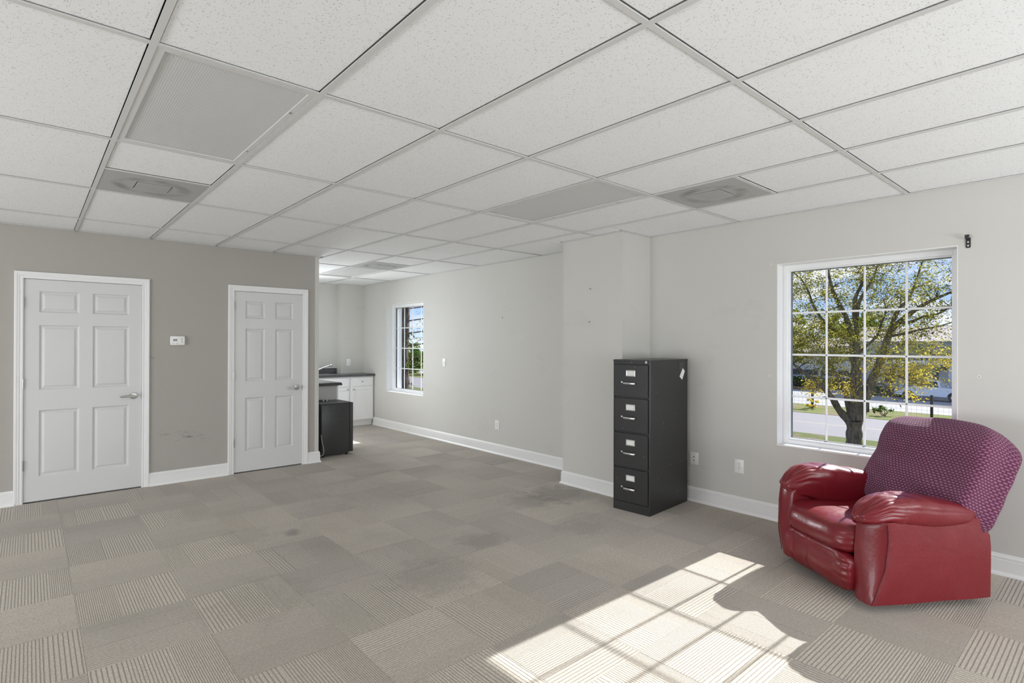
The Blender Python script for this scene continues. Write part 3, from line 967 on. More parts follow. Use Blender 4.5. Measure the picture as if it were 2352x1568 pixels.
plug('white screw anchor in the wall above the recliner back', (WX, 0.686, 1.266))

# ------------------------------------------------------------------ filing cabinet
A_FC = math.radians(3.7)
FW, FD, FH = 0.372, 0.668, 1.337
fc = thing('filing_cabinet', 'tall black four-drawer metal filing cabinet beside the wall pillar', 'filing cabinet', (4.306, 2.954, 0), PI + A_FC)
# local: +x is the front, y to the cabinet's left; the camera sees local -y? side at +y
hx, hy = FD / 2, FW / 2
body = MB()
body.box((-hx, -hy, 0), (hx - .012, hy, FH - .002))
fr = MB()
fr.box((hx - .012, -hy, 0), (hx, -hy + .014, FH)); fr.box((hx - .012, hy - .014, 0), (hx, hy, FH))
fr.box((hx - .012, -hy + .014, FH - .040), (hx, hy - .014, FH)); fr.box((hx - .012, -hy + .014, 0), (hx, hy - .014, .078))
b_ = body.build('cabinet_body', M['cabinet_black'], fc, w=False, bevel=0.003, seg=1)
fr.build('front_frame', M['cabinet_black'], fc, w=False, bevel=0.002, seg=1)
MB().box((-hx - .002, -hy - .002, FH - .022), (hx + .002, hy + .002, FH)).build('top_cap', M['cabinet_black'], fc, w=False, bevel=0.003, seg=1)
for (z0, z1) in [(.082, .376), (.391, .688), (.703, .997), (1.012, 1.294)]:
    dr = MB().box((hx - .014, -hy + .018, z0), (hx + .006, hy - .018, z1)).build('drawer', M['cabinet_black'], fc, w=False, bevel=0.003, seg=2)
    zc = z1 - .27 * (z1 - z0); zh = z1 - .585 * (z1 - z0)
    yc = -.003
    lh = MB(); x = hx + .006; lw, lhh = .046, .027
    lh.box((x, yc - lw, zc - lhh), (x + .004, yc + lw, zc - lhh + .007)); lh.box((x, yc - lw, zc + lhh - .007), (x + .004, yc + lw, zc + lhh))
    lh.box((x, yc - lw, zc - lhh + .007), (x + .004, yc - lw + .007, zc + lhh - .007)); lh.box((x, yc + lw - .007, zc - lhh + .007), (x + .004, yc + lw, zc + lhh - .007))
    lb = lh.build('label_holder', M['chrome'], dr, w=False, bevel=0.001, seg=1)
    MB().box((x, yc - lw + .006, zc - lhh + .006), (x + .0012, yc + lw - .006, zc + lhh - .006)).build('label_card', M['paper'], dr, w=False)
    hd = MB(); y0, y1 = -yc - .060, yc + .0
    ya, yb = -.062, .056
    hd.loft([[(p[0], p[1], p[2] + s) for p, s in zip(q, (-.009, .009, .009, -.009))] for q in
             [[(x, ya, zh)] * 2 + [(x, ya - .004, zh)] * 2, [(x + .024, ya + .006, zh)] * 2 + [(x + .030, ya + .002, zh)] * 2,
              [(x + .027, yb - .010, zh)] * 2 + [(x + .033, yb - .006, zh)] * 2, [(x, yb, zh)] * 2 + [(x, yb + .004, zh)] * 2]])
    hd.build('drawer_handle', M['chrome'], dr, w=False, bevel=0.002, seg=1, smooth=50)
    MB().box((x, ya - .036, zh + .000), (x + .012, ya - .018, zh + .016)).build('thumb_latch', M['chrome'], dr, w=False, bevel=0.002, seg=1)
MB().cyl((hx, hy - .034, FH - .019), 'x', .0115, .006, 18).cyl((hx + .006, hy - .034, FH - .019), 'x', .007, .002, 14).build('lock', M['chrome'], fc, w=False, smooth=40)
MB().box((hx, -.006, FH - .022), (hx + .001, .014, FH - .015)).build('name_badge', M['chrome'], fc, w=False)
# the side the camera sees is local +y
sy = hy if (Matrix.Rotation(PI + A_FC, 3, 'Z') @ Vector((0, 1, 0))).y < 0 else -hy
sg = 1 if sy > 0 else -1
def side(xw, zw):
    return ((4.306 - xw) * 1.0, zw)
def sbox(name, pts, d, mat):
    r0 = [(p[0], sy, p[1]) for p in pts]; r1 = [(p[0], sy + sg * d, p[1]) for p in pts]
    MB().loft([r0, r1]).build(name, mat, fc, w=False)
sbox('sticker', [side(4.485, 1.305), side(4.565, 1.305), side(4.565, 1.232), side(4.485, 1.232)], .0006, M['sticker'])
sbox('paper_tag', [side(4.547, 1.253), side(4.586, 1.223), side(4.533, 1.146), side(4.486, 1.178)], .0012, M['paper'])

# ------------------------------------------------------------------ kitchenette
def shaker_front(m, x0, x1, y, z0, z1, fw_=.055, drawer=False):
    if drawer:
        m.box((x0, y - .018, z0), (x1, y, z1)); return
    m.box((x0, y - .018, z0), (x0 + fw_, y, z1)); m.box((x1 - fw_, y - .018, z0), (x1, y, z1))
    m.box((x0 + fw_, y - .018, z0), (x1 - fw_, y, z0 + fw_)); m.box((x0 + fw_, y - .018, z1 - fw_), (x1 - fw_, y, z1))
    m.box((x0 + fw_, y - .010, z0 + fw_), (x1 - fw_, y, z1 - fw_))
def base_unit(x0, x1, yf, yb, label, knob_left=True, drawer_knob=True):
    t = thing('base_cabinet', label, 'cabinet', ((x0 + x1) / 2, (yf + yb) / 2, 0), 0, 'kitchenette base cabinets')
    c = MB().box((x0, yf, .105), (x1, yb, .125)).box((x0, yf, .125), (x0 + .018, yb, .884)).box((x1 - .018, yf, .125), (x1, yb, .884)).box((x0 + .018, yb - .01, .125), (x1 - .018, yb, .884))
    c.box((x0 + .018, yf, .70), (x1 - .018, yf + .018, .884)).box((x0 + .018, yf, .125), (x0 + .045, yf + .018, .70)).box((x1 - .045, yf, .125), (x1 - .018, yf + .018, .70))
    c.box((x0, yf + .06, 0), (x1, yf + .075, .105)).box((x0, yf + .075, 0), (x0 + .018, yb, .105)).box((x1 - .018, yf + .075, 0), (x1, yb, .105))
    c.build('carcass', M['cabinet_white'], t)
    d = MB(); shaker_front(d, x0 + .025, x1 - .02, yf, .715, .866, drawer=True)
    dr = d.build('drawer', M['cabinet_white'], t, bevel=0.002, seg=1)
    if drawer_knob:
        MB().cyl(((x0 + x1) / 2, yf - .024, .79), 'y', .006, .006, 10).cyl(((x0 + x1) / 2, yf - .040, .79), 'y', .014, .016, 14).build('knob', M['satin_nickel'], dr, smooth=40)
    d = MB(); shaker_front(d, x0 + .025, x1 - .02, yf, .120, .700)
    do = d.build('door', M['cabinet_white'], t, bevel=0.002, seg=1)
    kx = x0 + .055 if knob_left else x1 - .05
    MB().cyl((kx, yf - .024, .655), 'y', .006, .006, 10).cyl((kx, yf - .040, .655), 'y', .014, .016, 14).build('knob', M['satin_nickel'], do, smooth=40)
    return t
YF = 9.145
base_unit(4.245, 4.690, YF, CH_Y - .004, 'white base cabinet with drawer and door in the kitchenette corner', True)
base_unit(3.420, 4.240, YF, NB_Y - .004, 'white sink base cabinet in the kitchenette, half behind the counter end', False, False)
ct = grid_holes('z', .885, .925, (BX + .002, 4.250), (9.105, NB_Y - .002), [(3.46, 4.04, 9.20, 9.60)])
ct.box((4.250, 9.105, .885), (WX - .002, CH_Y - .002, .925))
ct.box((BX + .002, 7.36, .885), (3.285, 9.105, .925))
top = ct.build('countertop', M['counter'])
tag(top, 'dark speckled laminate kitchenette worktop running in an L', 'countertop')
MB().box((BX + .002, NB_Y - .022, .925), (4.235, NB_Y - .002, 1.018)).build('backsplash', M['counter'], top, bevel=0.003, seg=1)
nose = MB()
for (a, b) in [((4.245, 9.106), (WX - .002, 9.106)), ((3.285, 9.106), (4.245, 9.106))]:
    nose.prism([(9.106, .885), (9.098, .890), (9.096, .905), (9.098, .920), (9.106, .925)], 'x', a[0], b[0])
nose.prism([(3.284, .885), (3.296, .886), (3.300, .895), (3.292, .915), (3.284, .925)], 'y', 7.36, 9.10)
nose.build('rolled_edge', M['counter'], top, smooth=40)
pc = thing('base_cabinet', 'kitchenette cabinet with grey end panel behind the mini fridge', 'cabinet', (2.98, 8.2, 0), 0, 'kitchenette base cabinets')
MB().box((BX + .004, 7.402, .105), (3.235, 9.14, .884)).box((BX + .004, 7.402, 0), (3.18, 9.14, .105)).build('carcass', M['cabinet_white'], pc)
MB().box((BX + .004, 7.392, 0.0), (3.232, 7.402, .884)).build('end_panel', M['panel_grey'], pc)  # greyer than the other cabinet faces
MB().box((3.232, 7.392, .105), (3.252, 9.14, .884)).build('face_frame', M['cabinet_white'], pc)
for k in range(3):
    a = 7.43 + k * .565
    q = MB().box((3.252, a, .12), (3.270, a + .53, .70)).build('door', M['cabinet_white'], pc, bevel=0.002, seg=1)
    MB().cyl((3.270, a + .06, .65), 'x', .012, .02, 12).build('knob', M['satin_nickel'], q)
    q = MB().box((3.252, a, .715), (3.270, a + .53, .866)).build('drawer', M['cabinet_white'], pc, bevel=0.002, seg=1)
    MB().cyl((3.270, a + .265, .79), 'x', .012, .02, 12).build('knob', M['satin_nickel'], q)

sk = thing('sink', 'stainless steel drop-in sink set into the dark kitchenette worktop', 'sink', (3.75, 9.40, .925))
rim = grid_holes('z', .925, .930, (3.43, 4.07), (9.17, 9.63), [(3.48, 4.02, 9.22, 9.54)])
rim.build('rim', M['stainless'], sk, bevel=0.002, seg=1)
bs = MB().box((3.478, 9.218, .765), (4.022, 9.542, .768)).box((3.476, 9.218, .768), (3.480, 9.542, .925)).box((4.020, 9.218, .768), (4.024, 9.542, .925)).box((3.48, 9.216, .768), (4.02, 9.220, .925)).box((3.48, 9.540, .768), (4.02, 9.544, .925))
bs.build('basin', M['stainless'], sk)
MB().cyl((3.75, 9.38, .768), 'z', .035, .003, 16).build('drain', M['chrome'], sk)
fa = thing('faucet', 'chrome pull-out faucet angled over the kitchenette sink', 'faucet', (3.80, 9.585, .930))
MB().cyl((3.80, 9.585, .930), 'z', .026, .05, 16, .02).build('base', M['chrome'], fa, smooth=40)
MB().tube([(3.80, 9.585, .975), (3.83, 9.56, 1.0), (3.90, 9.48, 1.045), (3.985, 9.40, 1.085)], [.018, .016, .015, .016], 12).build('spout', M['chrome'], fa, smooth=50)
MB().tube([(3.975, 9.41, 1.080), (3.995, 9.39, 1.090), (4.012, 9.375, 1.086), (4.018, 9.368, 1.075)], [.014, .026, .026, .014], 14).build('spray_head', M['chrome'], fa, smooth=60)
MB().tube([(3.80, 9.59, .98), (3.76, 9.60, 1.03)], [.008, .006], 8).build('lever', M['chrome'], fa)

fg = thing('mini_fridge', 'black mini refrigerator standing by the end of the door wall', 'fridge', (3.03, 7.12, 0))
MB().box((2.815, 6.900, .030), (3.196, 7.340, .680)).build('fridge_body', M['fridge_black'], fg, bevel=0.006, seg=2, smooth=40)
MB().box((2.805, 6.892, .680), (3.204, 7.348, .693)).build('fridge_top', M['fridge_black'], fg, bevel=0.004, seg=1)
MB().box((3.205, 6.897, .040), (3.246, 7.343, .691)).build('fridge_door', M['fridge_black'], fg, bevel=0.008, seg=2, smooth=40)
MB().box((3.196, 6.905, .045), (3.205, 7.335, .675)).build('door_gasket', M['rubber'], fg)
for x in (2.85, 3.17):
    for y in (6.94, 7.30):
        MB().cyl((x, y, 0), 'z', .016, .032, 10).build('foot', M['rubber'], fg)
MB().box((2.800, 6.93, .10), (2.815, 7.31, .60)).build('condenser_panel', M['rubber'], fg)
MB().tube([(2.812, 6.905, .30), (2.822, 6.893, .20), (2.838, 6.888, .13), (2.842, 6.888, .07), (2.825, 6.89, .035), (2.80, 6.895, .03), (2.78, 6.92, .03)], .005, 8).build('power_cord', M['cord'], fg, smooth=60)
mk = thing('marker', 'black dry-erase marker lying on the mini fridge top', 'marker', (2.97, 7.23, .693))
MB().tube([(2.915, 7.23, .7015), (2.965, 7.235, .7015)], .0085, 12).build('cap', M['rubber'], mk, smooth=40)
MB().tube([(2.965, 7.235, .7012), (3.035, 7.242, .7012)], .0080, 12).build('barrel', M['plastic_white'], mk, smooth=40)
MB().tube([(2.985, 7.237, .7013), (3.015, 7.240, .7013)], .0083, 12).build('print_band', M['rubber'], mk, smooth=40)
MB().tube([(3.035, 7.242, .7012), (3.045, 7.243, .7012)], .0082, 12).build('end_plug', M['rubber'], mk, smooth=40)

# ------------------------------------------------------------------ recliner
def puff(n, k, fn, uvfn=None):
    """surface of a rounded box: unit-cube grid pushed to a superquadric, then shaped by fn(q, p)"""
    vs, fs, uvs, idx = [], [], [], {}
    na, nb, nc = n
    def vid(p):
        key = tuple(round(x, 5) for x in p)
        if key not in idx:
            mx = max(abs(x) for x in p)
            s = sum(abs(x) ** k for x in p) ** (1 / k)
            q = tuple(x * mx / s for x in p)
            idx[key] = len(vs); vs.append(fn(q, p))
        return idx[key]
    def face(ax, sg, n1, n2):
        o = [i for i in range(3) if i != ax]
        for i in range(n1):
            for j in range(n2):
                quad, uq = [], []
                for (di, dj) in ((0, 0), (1, 0), (1, 1), (0, 1)):
                    p = [0, 0, 0]; p[ax] = sg; p[o[0]] = -1 + 2 * (i + di) / n1; p[o[1]] = -1 + 2 * (j + dj) / n2
                    quad.append(vid(p))
                    if uvfn:
                        uq.append(uvfn(p))
                fs.append(tuple(quad)); uvs.append(uq)
    for sg in (-1, 1):
        face(0, sg, nb, nc); face(1, sg, na, nc); face(2, sg, na, nb)
    m = MB(); m.add(vs, fs); m.uvq = uvs
    return m
def puff_build(m, name, mat, parent, sub=1, uv=False):
    me = bpy.data.meshes.new(name)
    me.from_pydata(m.v, [], m.f)
    me.materials.append(mat)
    if uv:
        l = me.uv_layers.new(name='UVMap')
        for poly, q in zip(me.polygons, m.uvq):
            for li, c in zip(poly.loop_indices, q):
                l.data[li].uv = c
    bm = bmesh.new(); bm.from_mesh(me); bmesh.ops.recalc_face_normals(bm, faces=bm.faces); bm.to_mesh(me); bm.free()
    me.shade_smooth()
    o = obj(name, me, parent)
    if sub:
        md = o.modifiers.new('subdivision', 'SUBSURF'); md.levels = sub; md.render_levels = sub
    return o
def sst(x, a, b):
    t = max(0.0, min(1.0, (x - a) / (b - a))); return t * t * (3 - 2 * t)
def lerp_pts(t, pts):
    for (a, va), (b, vb) in zip(pts, pts[1:]):
        if t <= b:
            f = (t - a) / (b - a); f = f * f * (3 - 2 * f) * .5 + f * .5
            return va + (vb - va) * f
    return pts[-1][1]

rc = thing('recliner', 'red leather recliner with a maroon waffle-knit cover over its back, under the window', 'armchair', (4.048, 1.093, 0), math.atan2(.542, -.84))

def arm_body(s):
    yo_t, yo_b, yi = (0.440, 0.436, 0.296) if s > 0 else (-0.392, -0.372, -0.246)
    def xo(z):
        return lerp_pts(z, [(0.0, .425), (.05, .425), (.14, .385), (.245, .345), (.41, .325), (.52, .335)]) if s > 0 else lerp_pts(z, [(0, .39), (.05, .39), (.2, .415), (.4, .41), (.55, .39)])
    def xi(z):
        return lerp_pts(z, [(0.0, .412), (.06, .414), (.3, .418), (.45, .405), (.56, .39)])
    rings = []
    N = 8
    zt = .50 if s > 0 else .53
    levels = [(.050, 0), (.054, 0), (.10, 0), (.17, 0), (.25, 0), (.33, 0), (.40, 0), (.45, .0), (.475, .25), (.49, .6), (.50, 1.0)]
    for z, ar in levels:
        z = z * zt / .50 if z > .3 else z
        yo = yo_b + (yo_t - yo_b) * min(1, z / .25)
        bul = .010 * math.sin(min(1, z / zt) * PI)
        ins = ar * .022
        dy = yo - yi
        xr = -.345 + (.05 * sst(z, .38, .47))
        r = [(xr, yi + dy * .03, z), (xr, yi + dy * (.5), z), (xr, yo - dy * .10, z), (xr + .012, yo - dy * .02, z)]
        for t in (.15, .4, .7, .93):
            r.append((xr + (xo(z) - xr) * t, yo + (1 if s > 0 else -1) * (bul + .006 * math.sin(t * 9 + z * 14)) * math.sin(t * PI), z))
        # rounded front corner
        r.append((xo(z) - .010, yo - dy * .004, z)); r.append((xo(z), yo - dy * .04, z))
        for t in (.25, .5, .75):
            r.append((xo(z) + (xi(z) - xo(z)) * t + .016 * math.sin(t * PI) - ins, yo - dy * t, z))
        r.append((xi(z) - ins, yi + dy * .05, z)); r.append((xi(z) - .012 - ins, yi + ins * .6, z))
        r.append((.1, yi + ins * .3, z))
        if s < 0:
            pass
        rings.append(r)
    return MB().loft(rings), xo, xi
for s in (1, -1):
    ab, xo, xi = arm_body(s)
    o = ab.build('arm_panel', M['leather'], rc, smooth=38, w=False)
    # piping along the front corner seam
    yo = .441 if s > 0 else -.392
    sy_ = 1 if s > 0 else -1
    pts = [(xo(z) - .003, (yo if z > .2 else yo - sy_ * .003), z) for z in (.056, .10, .15, .2, .25, .3, .35, .4, .45, .487)]
    MB().tube(pts, .0024, 6).build('piping', M['leather_seam'], o, smooth=60, w=False)

def arm_pad(s):
    yc, wd = (.352, .112) if s > 0 else (-.318, .108)
    up_ = 0.0 if s > 0 else .022
    rng = random.Random(5 + s)
    ph = [rng.uniform(0, 6.28) for _ in range(6)]
    def fn(q, p):
        a, b, c = q
        t = (a + 1) / 2
        x = -.325 + .775 * t if s > 0 else -.33 + .765 * t
        top = lerp_pts(t, [(0, .548), (.12, .572), (.35, .605), (.6, .632), (.8, .634), (.92, .612), (1, .572)]) + up_
        bot = lerp_pts(t, [(0, .47), (.2, .452), (.45, .450), (.7, .468), (.85, .482), (.95, .474), (1, .480)]) + up_ * .6
        zc, h = (top + bot) / 2, (top - bot) / 2
        w = wd * lerp_pts(t, [(0, .80), (.2, .95), (.6, 1.0), (.88, .98), (1, .86)])
        y = yc + b * w
        z = zc + c * h
        # inner lower edge of the pad rolls down towards the seat
        inn = -b if s > 0 else b
        z -= .115 * max(0.0, inn) ** 2 * sst(-c, -.4, .9) * (1 - .35 * sst(t, .9, 1.0))
        # front curls over and down
        fl = sst(t, .80, 1.0)
        z -= .025 * fl * (1 - .5 * (c + 1) / 2)
        # gathered pleats fanning from the front seam
        th = math.atan2(c, b)
        g = sst(t, .62, .97)
        pl = math.sin(9 * th + ph[0] + 3 * t) * .6 + math.sin(15 * th + ph[1] - 5 * t) * .4
        pl = -abs(pl) * 1.4 + .45
        d = g * .0135 * pl
        # cross wrinkles on top
        d += .0032 * math.sin(30 * t + 5 * b + ph[2]) * sst(t, .35, .6) * (1 - sst(t, .75, .9)) * sst(c, -.2, .6)
        d += .003 * math.sin(11 * t + ph[3]) * sst(c, -.5, .5)
        # crosswise seam about two thirds forward, lengthwise seam on the outside
        d -= .006 * math.exp(-((t - .70) / .012) ** 2) * (1 if s > 0 else .6)
        out = b if s > 0 else -b
        if out > .5 and t < .80:
            d -= .0035 * math.exp(-((c - .28) / .07) ** 2)
        n = Vector((.6 * max(0, a) ** 3, b, c))
        n = n.normalized() if n.length > 1e-6 else n
        return (x + n.x * d, y + n.y * d, z + n.z * d)
    return puff((44, 16, 16), 3.2, fn)
for s in (1, -1):
    o = puff_build(arm_pad(s), 'arm_pad', M['leather'], rc, 1)
    yc, wd = (.352, .112) if s > 0 else (-.318, .108)

def seat(q, p):
    a, b, c = q
    t = (a + 1) / 2
    x = -.30 + .765 * t
    b2 = b
    y = .025 + .288 * b
    top = lerp_pts(t, [(0, .43), (.5, .435), (.8, .452), (1.0, .445)])
    bot = lerp_pts(t, [(0, .30), (.7, .285), (1, .256)])
    z = (top + bot) / 2 + c * (top - bot) / 2
    f = sst(t, .75, 1.0)
    x += .024 * f * (1 - c * c) - .020 * f * max(0, c)
    z -= .010 * (1 - b * b) * sst(c, .0, 1.0) * (1 - f)           # sat-in hollow
    g = sst(b, .62, .98)                                         # gathers at the end by the near arm
    g2 = sst(-b, .80, 1.0) * .5
    d = (g * .010 + g2 * .007) * (abs(math.sin(8.5 * c + 2.6 * t + .7)) * 2 - 1.0) * sst(t, .5, .9)
    d += .004 * math.sin(7 * b + 2) * math.sin(9 * t + 1) * sst(c, -.5, .5)
    d -= .010 * g * sst(t, .6, 1.0)
    return (x + d, y, z + d * .5)
puff_build(puff((26, 28, 14), 6.0, seat), 'seat_cushion', M['leather'], rc, 1)

def foot(q, p):
    a, b, c = q
    y = .025 + .284 * b
    z = .165 + c * .121
    x = .412 + .045 * a + .026 * (1 - c * c) * (a > 0) - .022 * sst(-c, .2, 1.0) + .02 * sst(c, .5, 1.)
    g = sst(b, .55, .98); g2 = sst(-b, .85, 1.0) * .6
    d = (g * .011 + g2 * .007) * (abs(math.sin(9.5 * c + 1.4 * b + .4)) * 2 - 1.0) * sst(a, -.2, .6)
    for sx in (-.62, -.13):
        d -= .008 * math.exp(-((b - sx) / .020) ** 2) * sst(a, 0, .6)
    d += .005 * math.sin(5 * b + 1.0 + 2 * c) * sst(a, 0, .6)
    d -= .010 * g * sst(b, .85, 1.0)
    return (x + d, y, z)
puff_build(puff((8, 44, 16), 5.0, foot), 'footrest_panel', M['leather'], rc, 1)

BH, BT, BWD = .325, .112, .372
def back(q, p):
    a, b, c = q
    cx, cz = -.335 - .150 * c, .700 + .278 * c
    t = (c + 1) / 2
    w = lerp_pts(t, [(0, .385), (.35, .392), (.7, .388), (.9, .372), (1, .350)])
    th = BT * lerp_pts(t, [(0, 1.05), (.4, 1.0), (.8, .98), (1, .80)])
    y = .030 + b * w * (1.05 if b > 0 else 0.89)
    if a > 0:
        th *= 1 + .22 * (1 - b * b) * math.sin(max(0, min(1, t)) * PI) 
        # headrest roll above a shallow lumbar dip
        th *= 1 + .16 * math.exp(-((t - .80) / .16) ** 2) - .10 * math.exp(-((t - .50) / .12) ** 2)
    else:
        th *= 1.05
        y += (.050 if b > 0 else .010) * b * sst(-a, .1, 1.0)
    nx, nz = .905, .425
    x = cx + nx * th * a; z = cz + nz * th * a
    # the rear upper edge drops below the headrest (frame of the back under the cover)
    if a < -.2:
        z -= .050 * sst(-a, .2, 1.0) * sst(c, .45, 1.0)
    z += .010 * math.sin(3.1 * b + .6) * sst(c, .4, 1.0)
    x += .004 * math.sin(9 * b + 4 * c) + .003 * math.sin(14 * c + 3 * b)
    return (x, y, z)
def back_uv(p):
    u = p[1] * BWD; v = p[2] * BH
    return (u, v)
def back_uv2(p):
    a, b, c = p
    u, v = b * BWD, c * BH
    return (u, v)
bm_ = puff((14, 34, 30), 8.0, back, back_uv2)
# unfold the sides of the cover so the knit keeps its size there
for fi, (f, uq) in enumerate(zip(bm_.f, bm_.uvq)):
    nb_, nc_, na_ = 34, 30, 14
n_per = [34 * 30, 14 * 30, 14 * 34]
pos_ = 0
for sg in (-1, 1):
    for axis, cnt in zip((0, 1, 2), n_per):
        if axis > 0:
            n1, n2 = (14, 30) if axis == 1 else (14, 34)
            for i in range(n1):
                for j in range(n2):
                    uq = bm_.uvq[pos_ + i * n2 + j]
                    new = []
                    for (di, dj), (u, v) in zip(((0, 0), (1, 0), (1, 1), (0, 1)), uq):
                        a = -1 + 2 * (i + di) / n1
                        ex = (1 - a) * BT
                        new.append((u + sg * ex, v) if axis == 1 else (u, v + sg * ex))
                    bm_.uvq[pos_ + i * n2 + j] = new
        pos_ += cnt
puff_build(bm_, 'backrest', M['knit'], rc, 1, uv=True)
# hidden base: rocker rails, cross pieces and posts
ba = MB()
ba.box((-.28, -.24, .012), (.30, -.20, .05)); ba.box((-.28, .22, .012), (.30, .26, .05)); ba.box((-.26, -.20, .014), (-.22, .22, .05)); ba.box((.24, -.20, .014), (.28, .22, .05))
ba.build('base_rail', M['under_chair'], rc, w=False)
MB().box((-.32, -.235, .052), (.36, .285, .30)).build('seat_box', M['under_chair'], rc, w=False)
for (x, y) in ((-.26, -.22), (-.26, .24), (.27, -.22), (.27, .24)):
    MB().cyl((x, y, 0), 'z', .022, .014, 12).build('glide', M['rubber'], rc, w=False)


# ------------------------------------------------------------------ outside: ground, street, parking lot
GZ = -3.52
def mk_grass(name, a, b_, brown, sc=1.6):
    b = NB(name); p = b.pos()
    f = b.noise(p, sc, 5, 0.65); g = b.noise(p, 14, 4, 0.7)
    c = b.mix(g, (*a, 1), (*b_, 1))
    c = b.mix(b.smooth(f, 0.48, 0.62), c, (*brown, 1))
    b.pbr(c, 0.9, 0, b.bump(g, 0.8, 0.15), spec=0.1)
    return b.m
def mk_paving(name, a, sc):
    b = NB(name); p = b.pos()
    f = b.noise(p, sc, 5, 0.7); g = b.noise(p, 9, 3, 0.7)
    c = b.mix(f, tuple(x * .86 for x in a) + (1,), tuple(x * 1.1 for x in a) + (1,))
    c = b.mix(b.math('MULTIPLY', b.smooth(g, .60, .72), .25), c, (.62, .6, .57, 1))
    b.pbr(c, 0.9, 0, b.bump(g, .3, .02), spec=0.15)
    return b.m
M['lawn'] = mk_grass('lawn_grass', (0.09, 0.13, 0.03), (0.20, 0.23, 0.07), (0.24, 0.18, 0.12), 1.1)
M['verge'] = mk_grass('verge_grass', (0.13, 0.18, 0.035), (0.28, 0.29, 0.08), (0.32, 0.22, 0.15), 0.7)
M['street'] = mk_paving('street_paving', (0.25, 0.232, 0.236), 0.5)
M['lot'] = mk_paving('parking_lot_paving', (0.37, 0.352, 0.342), 0.3)
def slab(name, x0, x1, m, z=GZ, y0=-60, y1=190):
    return struct(MB().box((x0, y0, z - .3), (x1, y1, z)).build(name, m))
slab('lawn', 5.2, 32.76, M['lawn'])
slab('street', 32.76, 42.5, M['street'], GZ - .02)
st = slab('verge', 42.5, 48.5, M['verge'])
slab('parking_lot', 48.5, 66.0, M['lot'], GZ + .0)
slab('ground', 66.0, 260.0, M['lawn'], GZ - .02)
struct(MB().box((37.3, -60, GZ - .02), (37.45, 190, GZ - .015)).build('road_marking', simple('faded_yellow_line', (0.40, 0.30, 0.17), .8, 0, .1)))

# ------------------------------------------------------------------ foliage helpers
def mk_leaf(name, stops, trans=0.45):
    b = NB(name)
    at = b.n('ShaderNodeAttribute'); at.attribute_name = 'tint'
    c = b.ramp(at.outputs['Fac'], stops)
    d = b.n('ShaderNodeBsdfDiffuse'); t = b.n('ShaderNodeBsdfTranslucent')
    b.l(c, d.inputs[0]); b.l(c, t.inputs[0])
    m = b.n('ShaderNodeMixShader'); m.inputs[0].default_value = trans
    b.l(d.outputs[0], m.inputs[1]); b.l(t.outputs[0], m.inputs[2]); b.l(m.outputs[0], b.out.inputs['Surface'])
    return b.m
M['oak_leaf'] = mk_leaf('autumn_oak_leaf', [(0.0, (0.07, 0.075, 0.02)), (0.28, (0.19, 0.19, 0.04)), (0.5, (0.42, 0.38, 0.06)), (0.8, (0.78, 0.60, 0.07)), (1.0, (0.80, 0.46, 0.08))], 0.55)
M['green_leaf'] = mk_leaf('evergreen_leaf', [(0.0, (0.03, 0.055, 0.015)), (0.5, (0.10, 0.17, 0.03)), (1.0, (0.30, 0.36, 0.07))], 0.35)
M['needle'] = mk_leaf('pine_needle', [(0.0, (0.05, 0.09, 0.03)), (0.6, (0.14, 0.22, 0.06)), (1.0, (0.32, 0.38, 0.12))], 0.35)
def mk_bark(name, a, c_):
    b = NB(name); p = b.pos()
    f = b.noise(b.mapv(p, (9, 9, 2.2)), 1.0, 6, 0.7)
    c = b.ramp(f, [(0.3, a), (0.7, c_)])
    b.pbr(c, 0.95, 0, b.bump(f, 0.9, 0.05), spec=0.1)
    return b.m
M['bark'] = mk_bark('oak_bark', (0.06, 0.048, 0.038), (0.30, 0.235, 0.17))
M['pine_bark'] = mk_bark('pine_bark', (0.03, 0.024, 0.022), (0.22, 0.165, 0.135))

class Leaves:
    def __init__(s):
        s.v = []; s.f = []; s.t = []
    def add(s, p, size, rng, tint, thin=0.55):
        d = Vector((rng.gauss(0, 1), rng.gauss(0, 1), rng.gauss(0, .8))).normalized()
        e = d.orthogonal().normalized(); e.rotate(Matrix.Rotation(rng.uniform(0, 6.28), 3, d))
        L = size * rng.uniform(.6, 1.25); w = L * thin
        b = len(s.v); p = Vector(p)
        s.v += [tuple(p - d * L * .5), tuple(p + e * w * .5 + d * L * .05), tuple(p + d * L * .5), tuple(p - e * w * .5 + d * L * .05)]
        s.f.append((b, b + 1, b + 2, b + 3)); s.t.append(tint)
    def build(s, name, mat, parent):
        me = bpy.data.meshes.new(name); off = root_loc(parent)
        me.from_pydata([(v[0] - off.x, v[1] - off.y, v[2] - off.z) for v in s.v], [], s.f)
        a = me.attributes.new('tint', 'FLOAT', 'FACE'); a.data.foreach_set('value', s.t)
        me.materials.append(mat)
        o = obj(name, me, parent); o['kind'] = 'stuff'
        return o

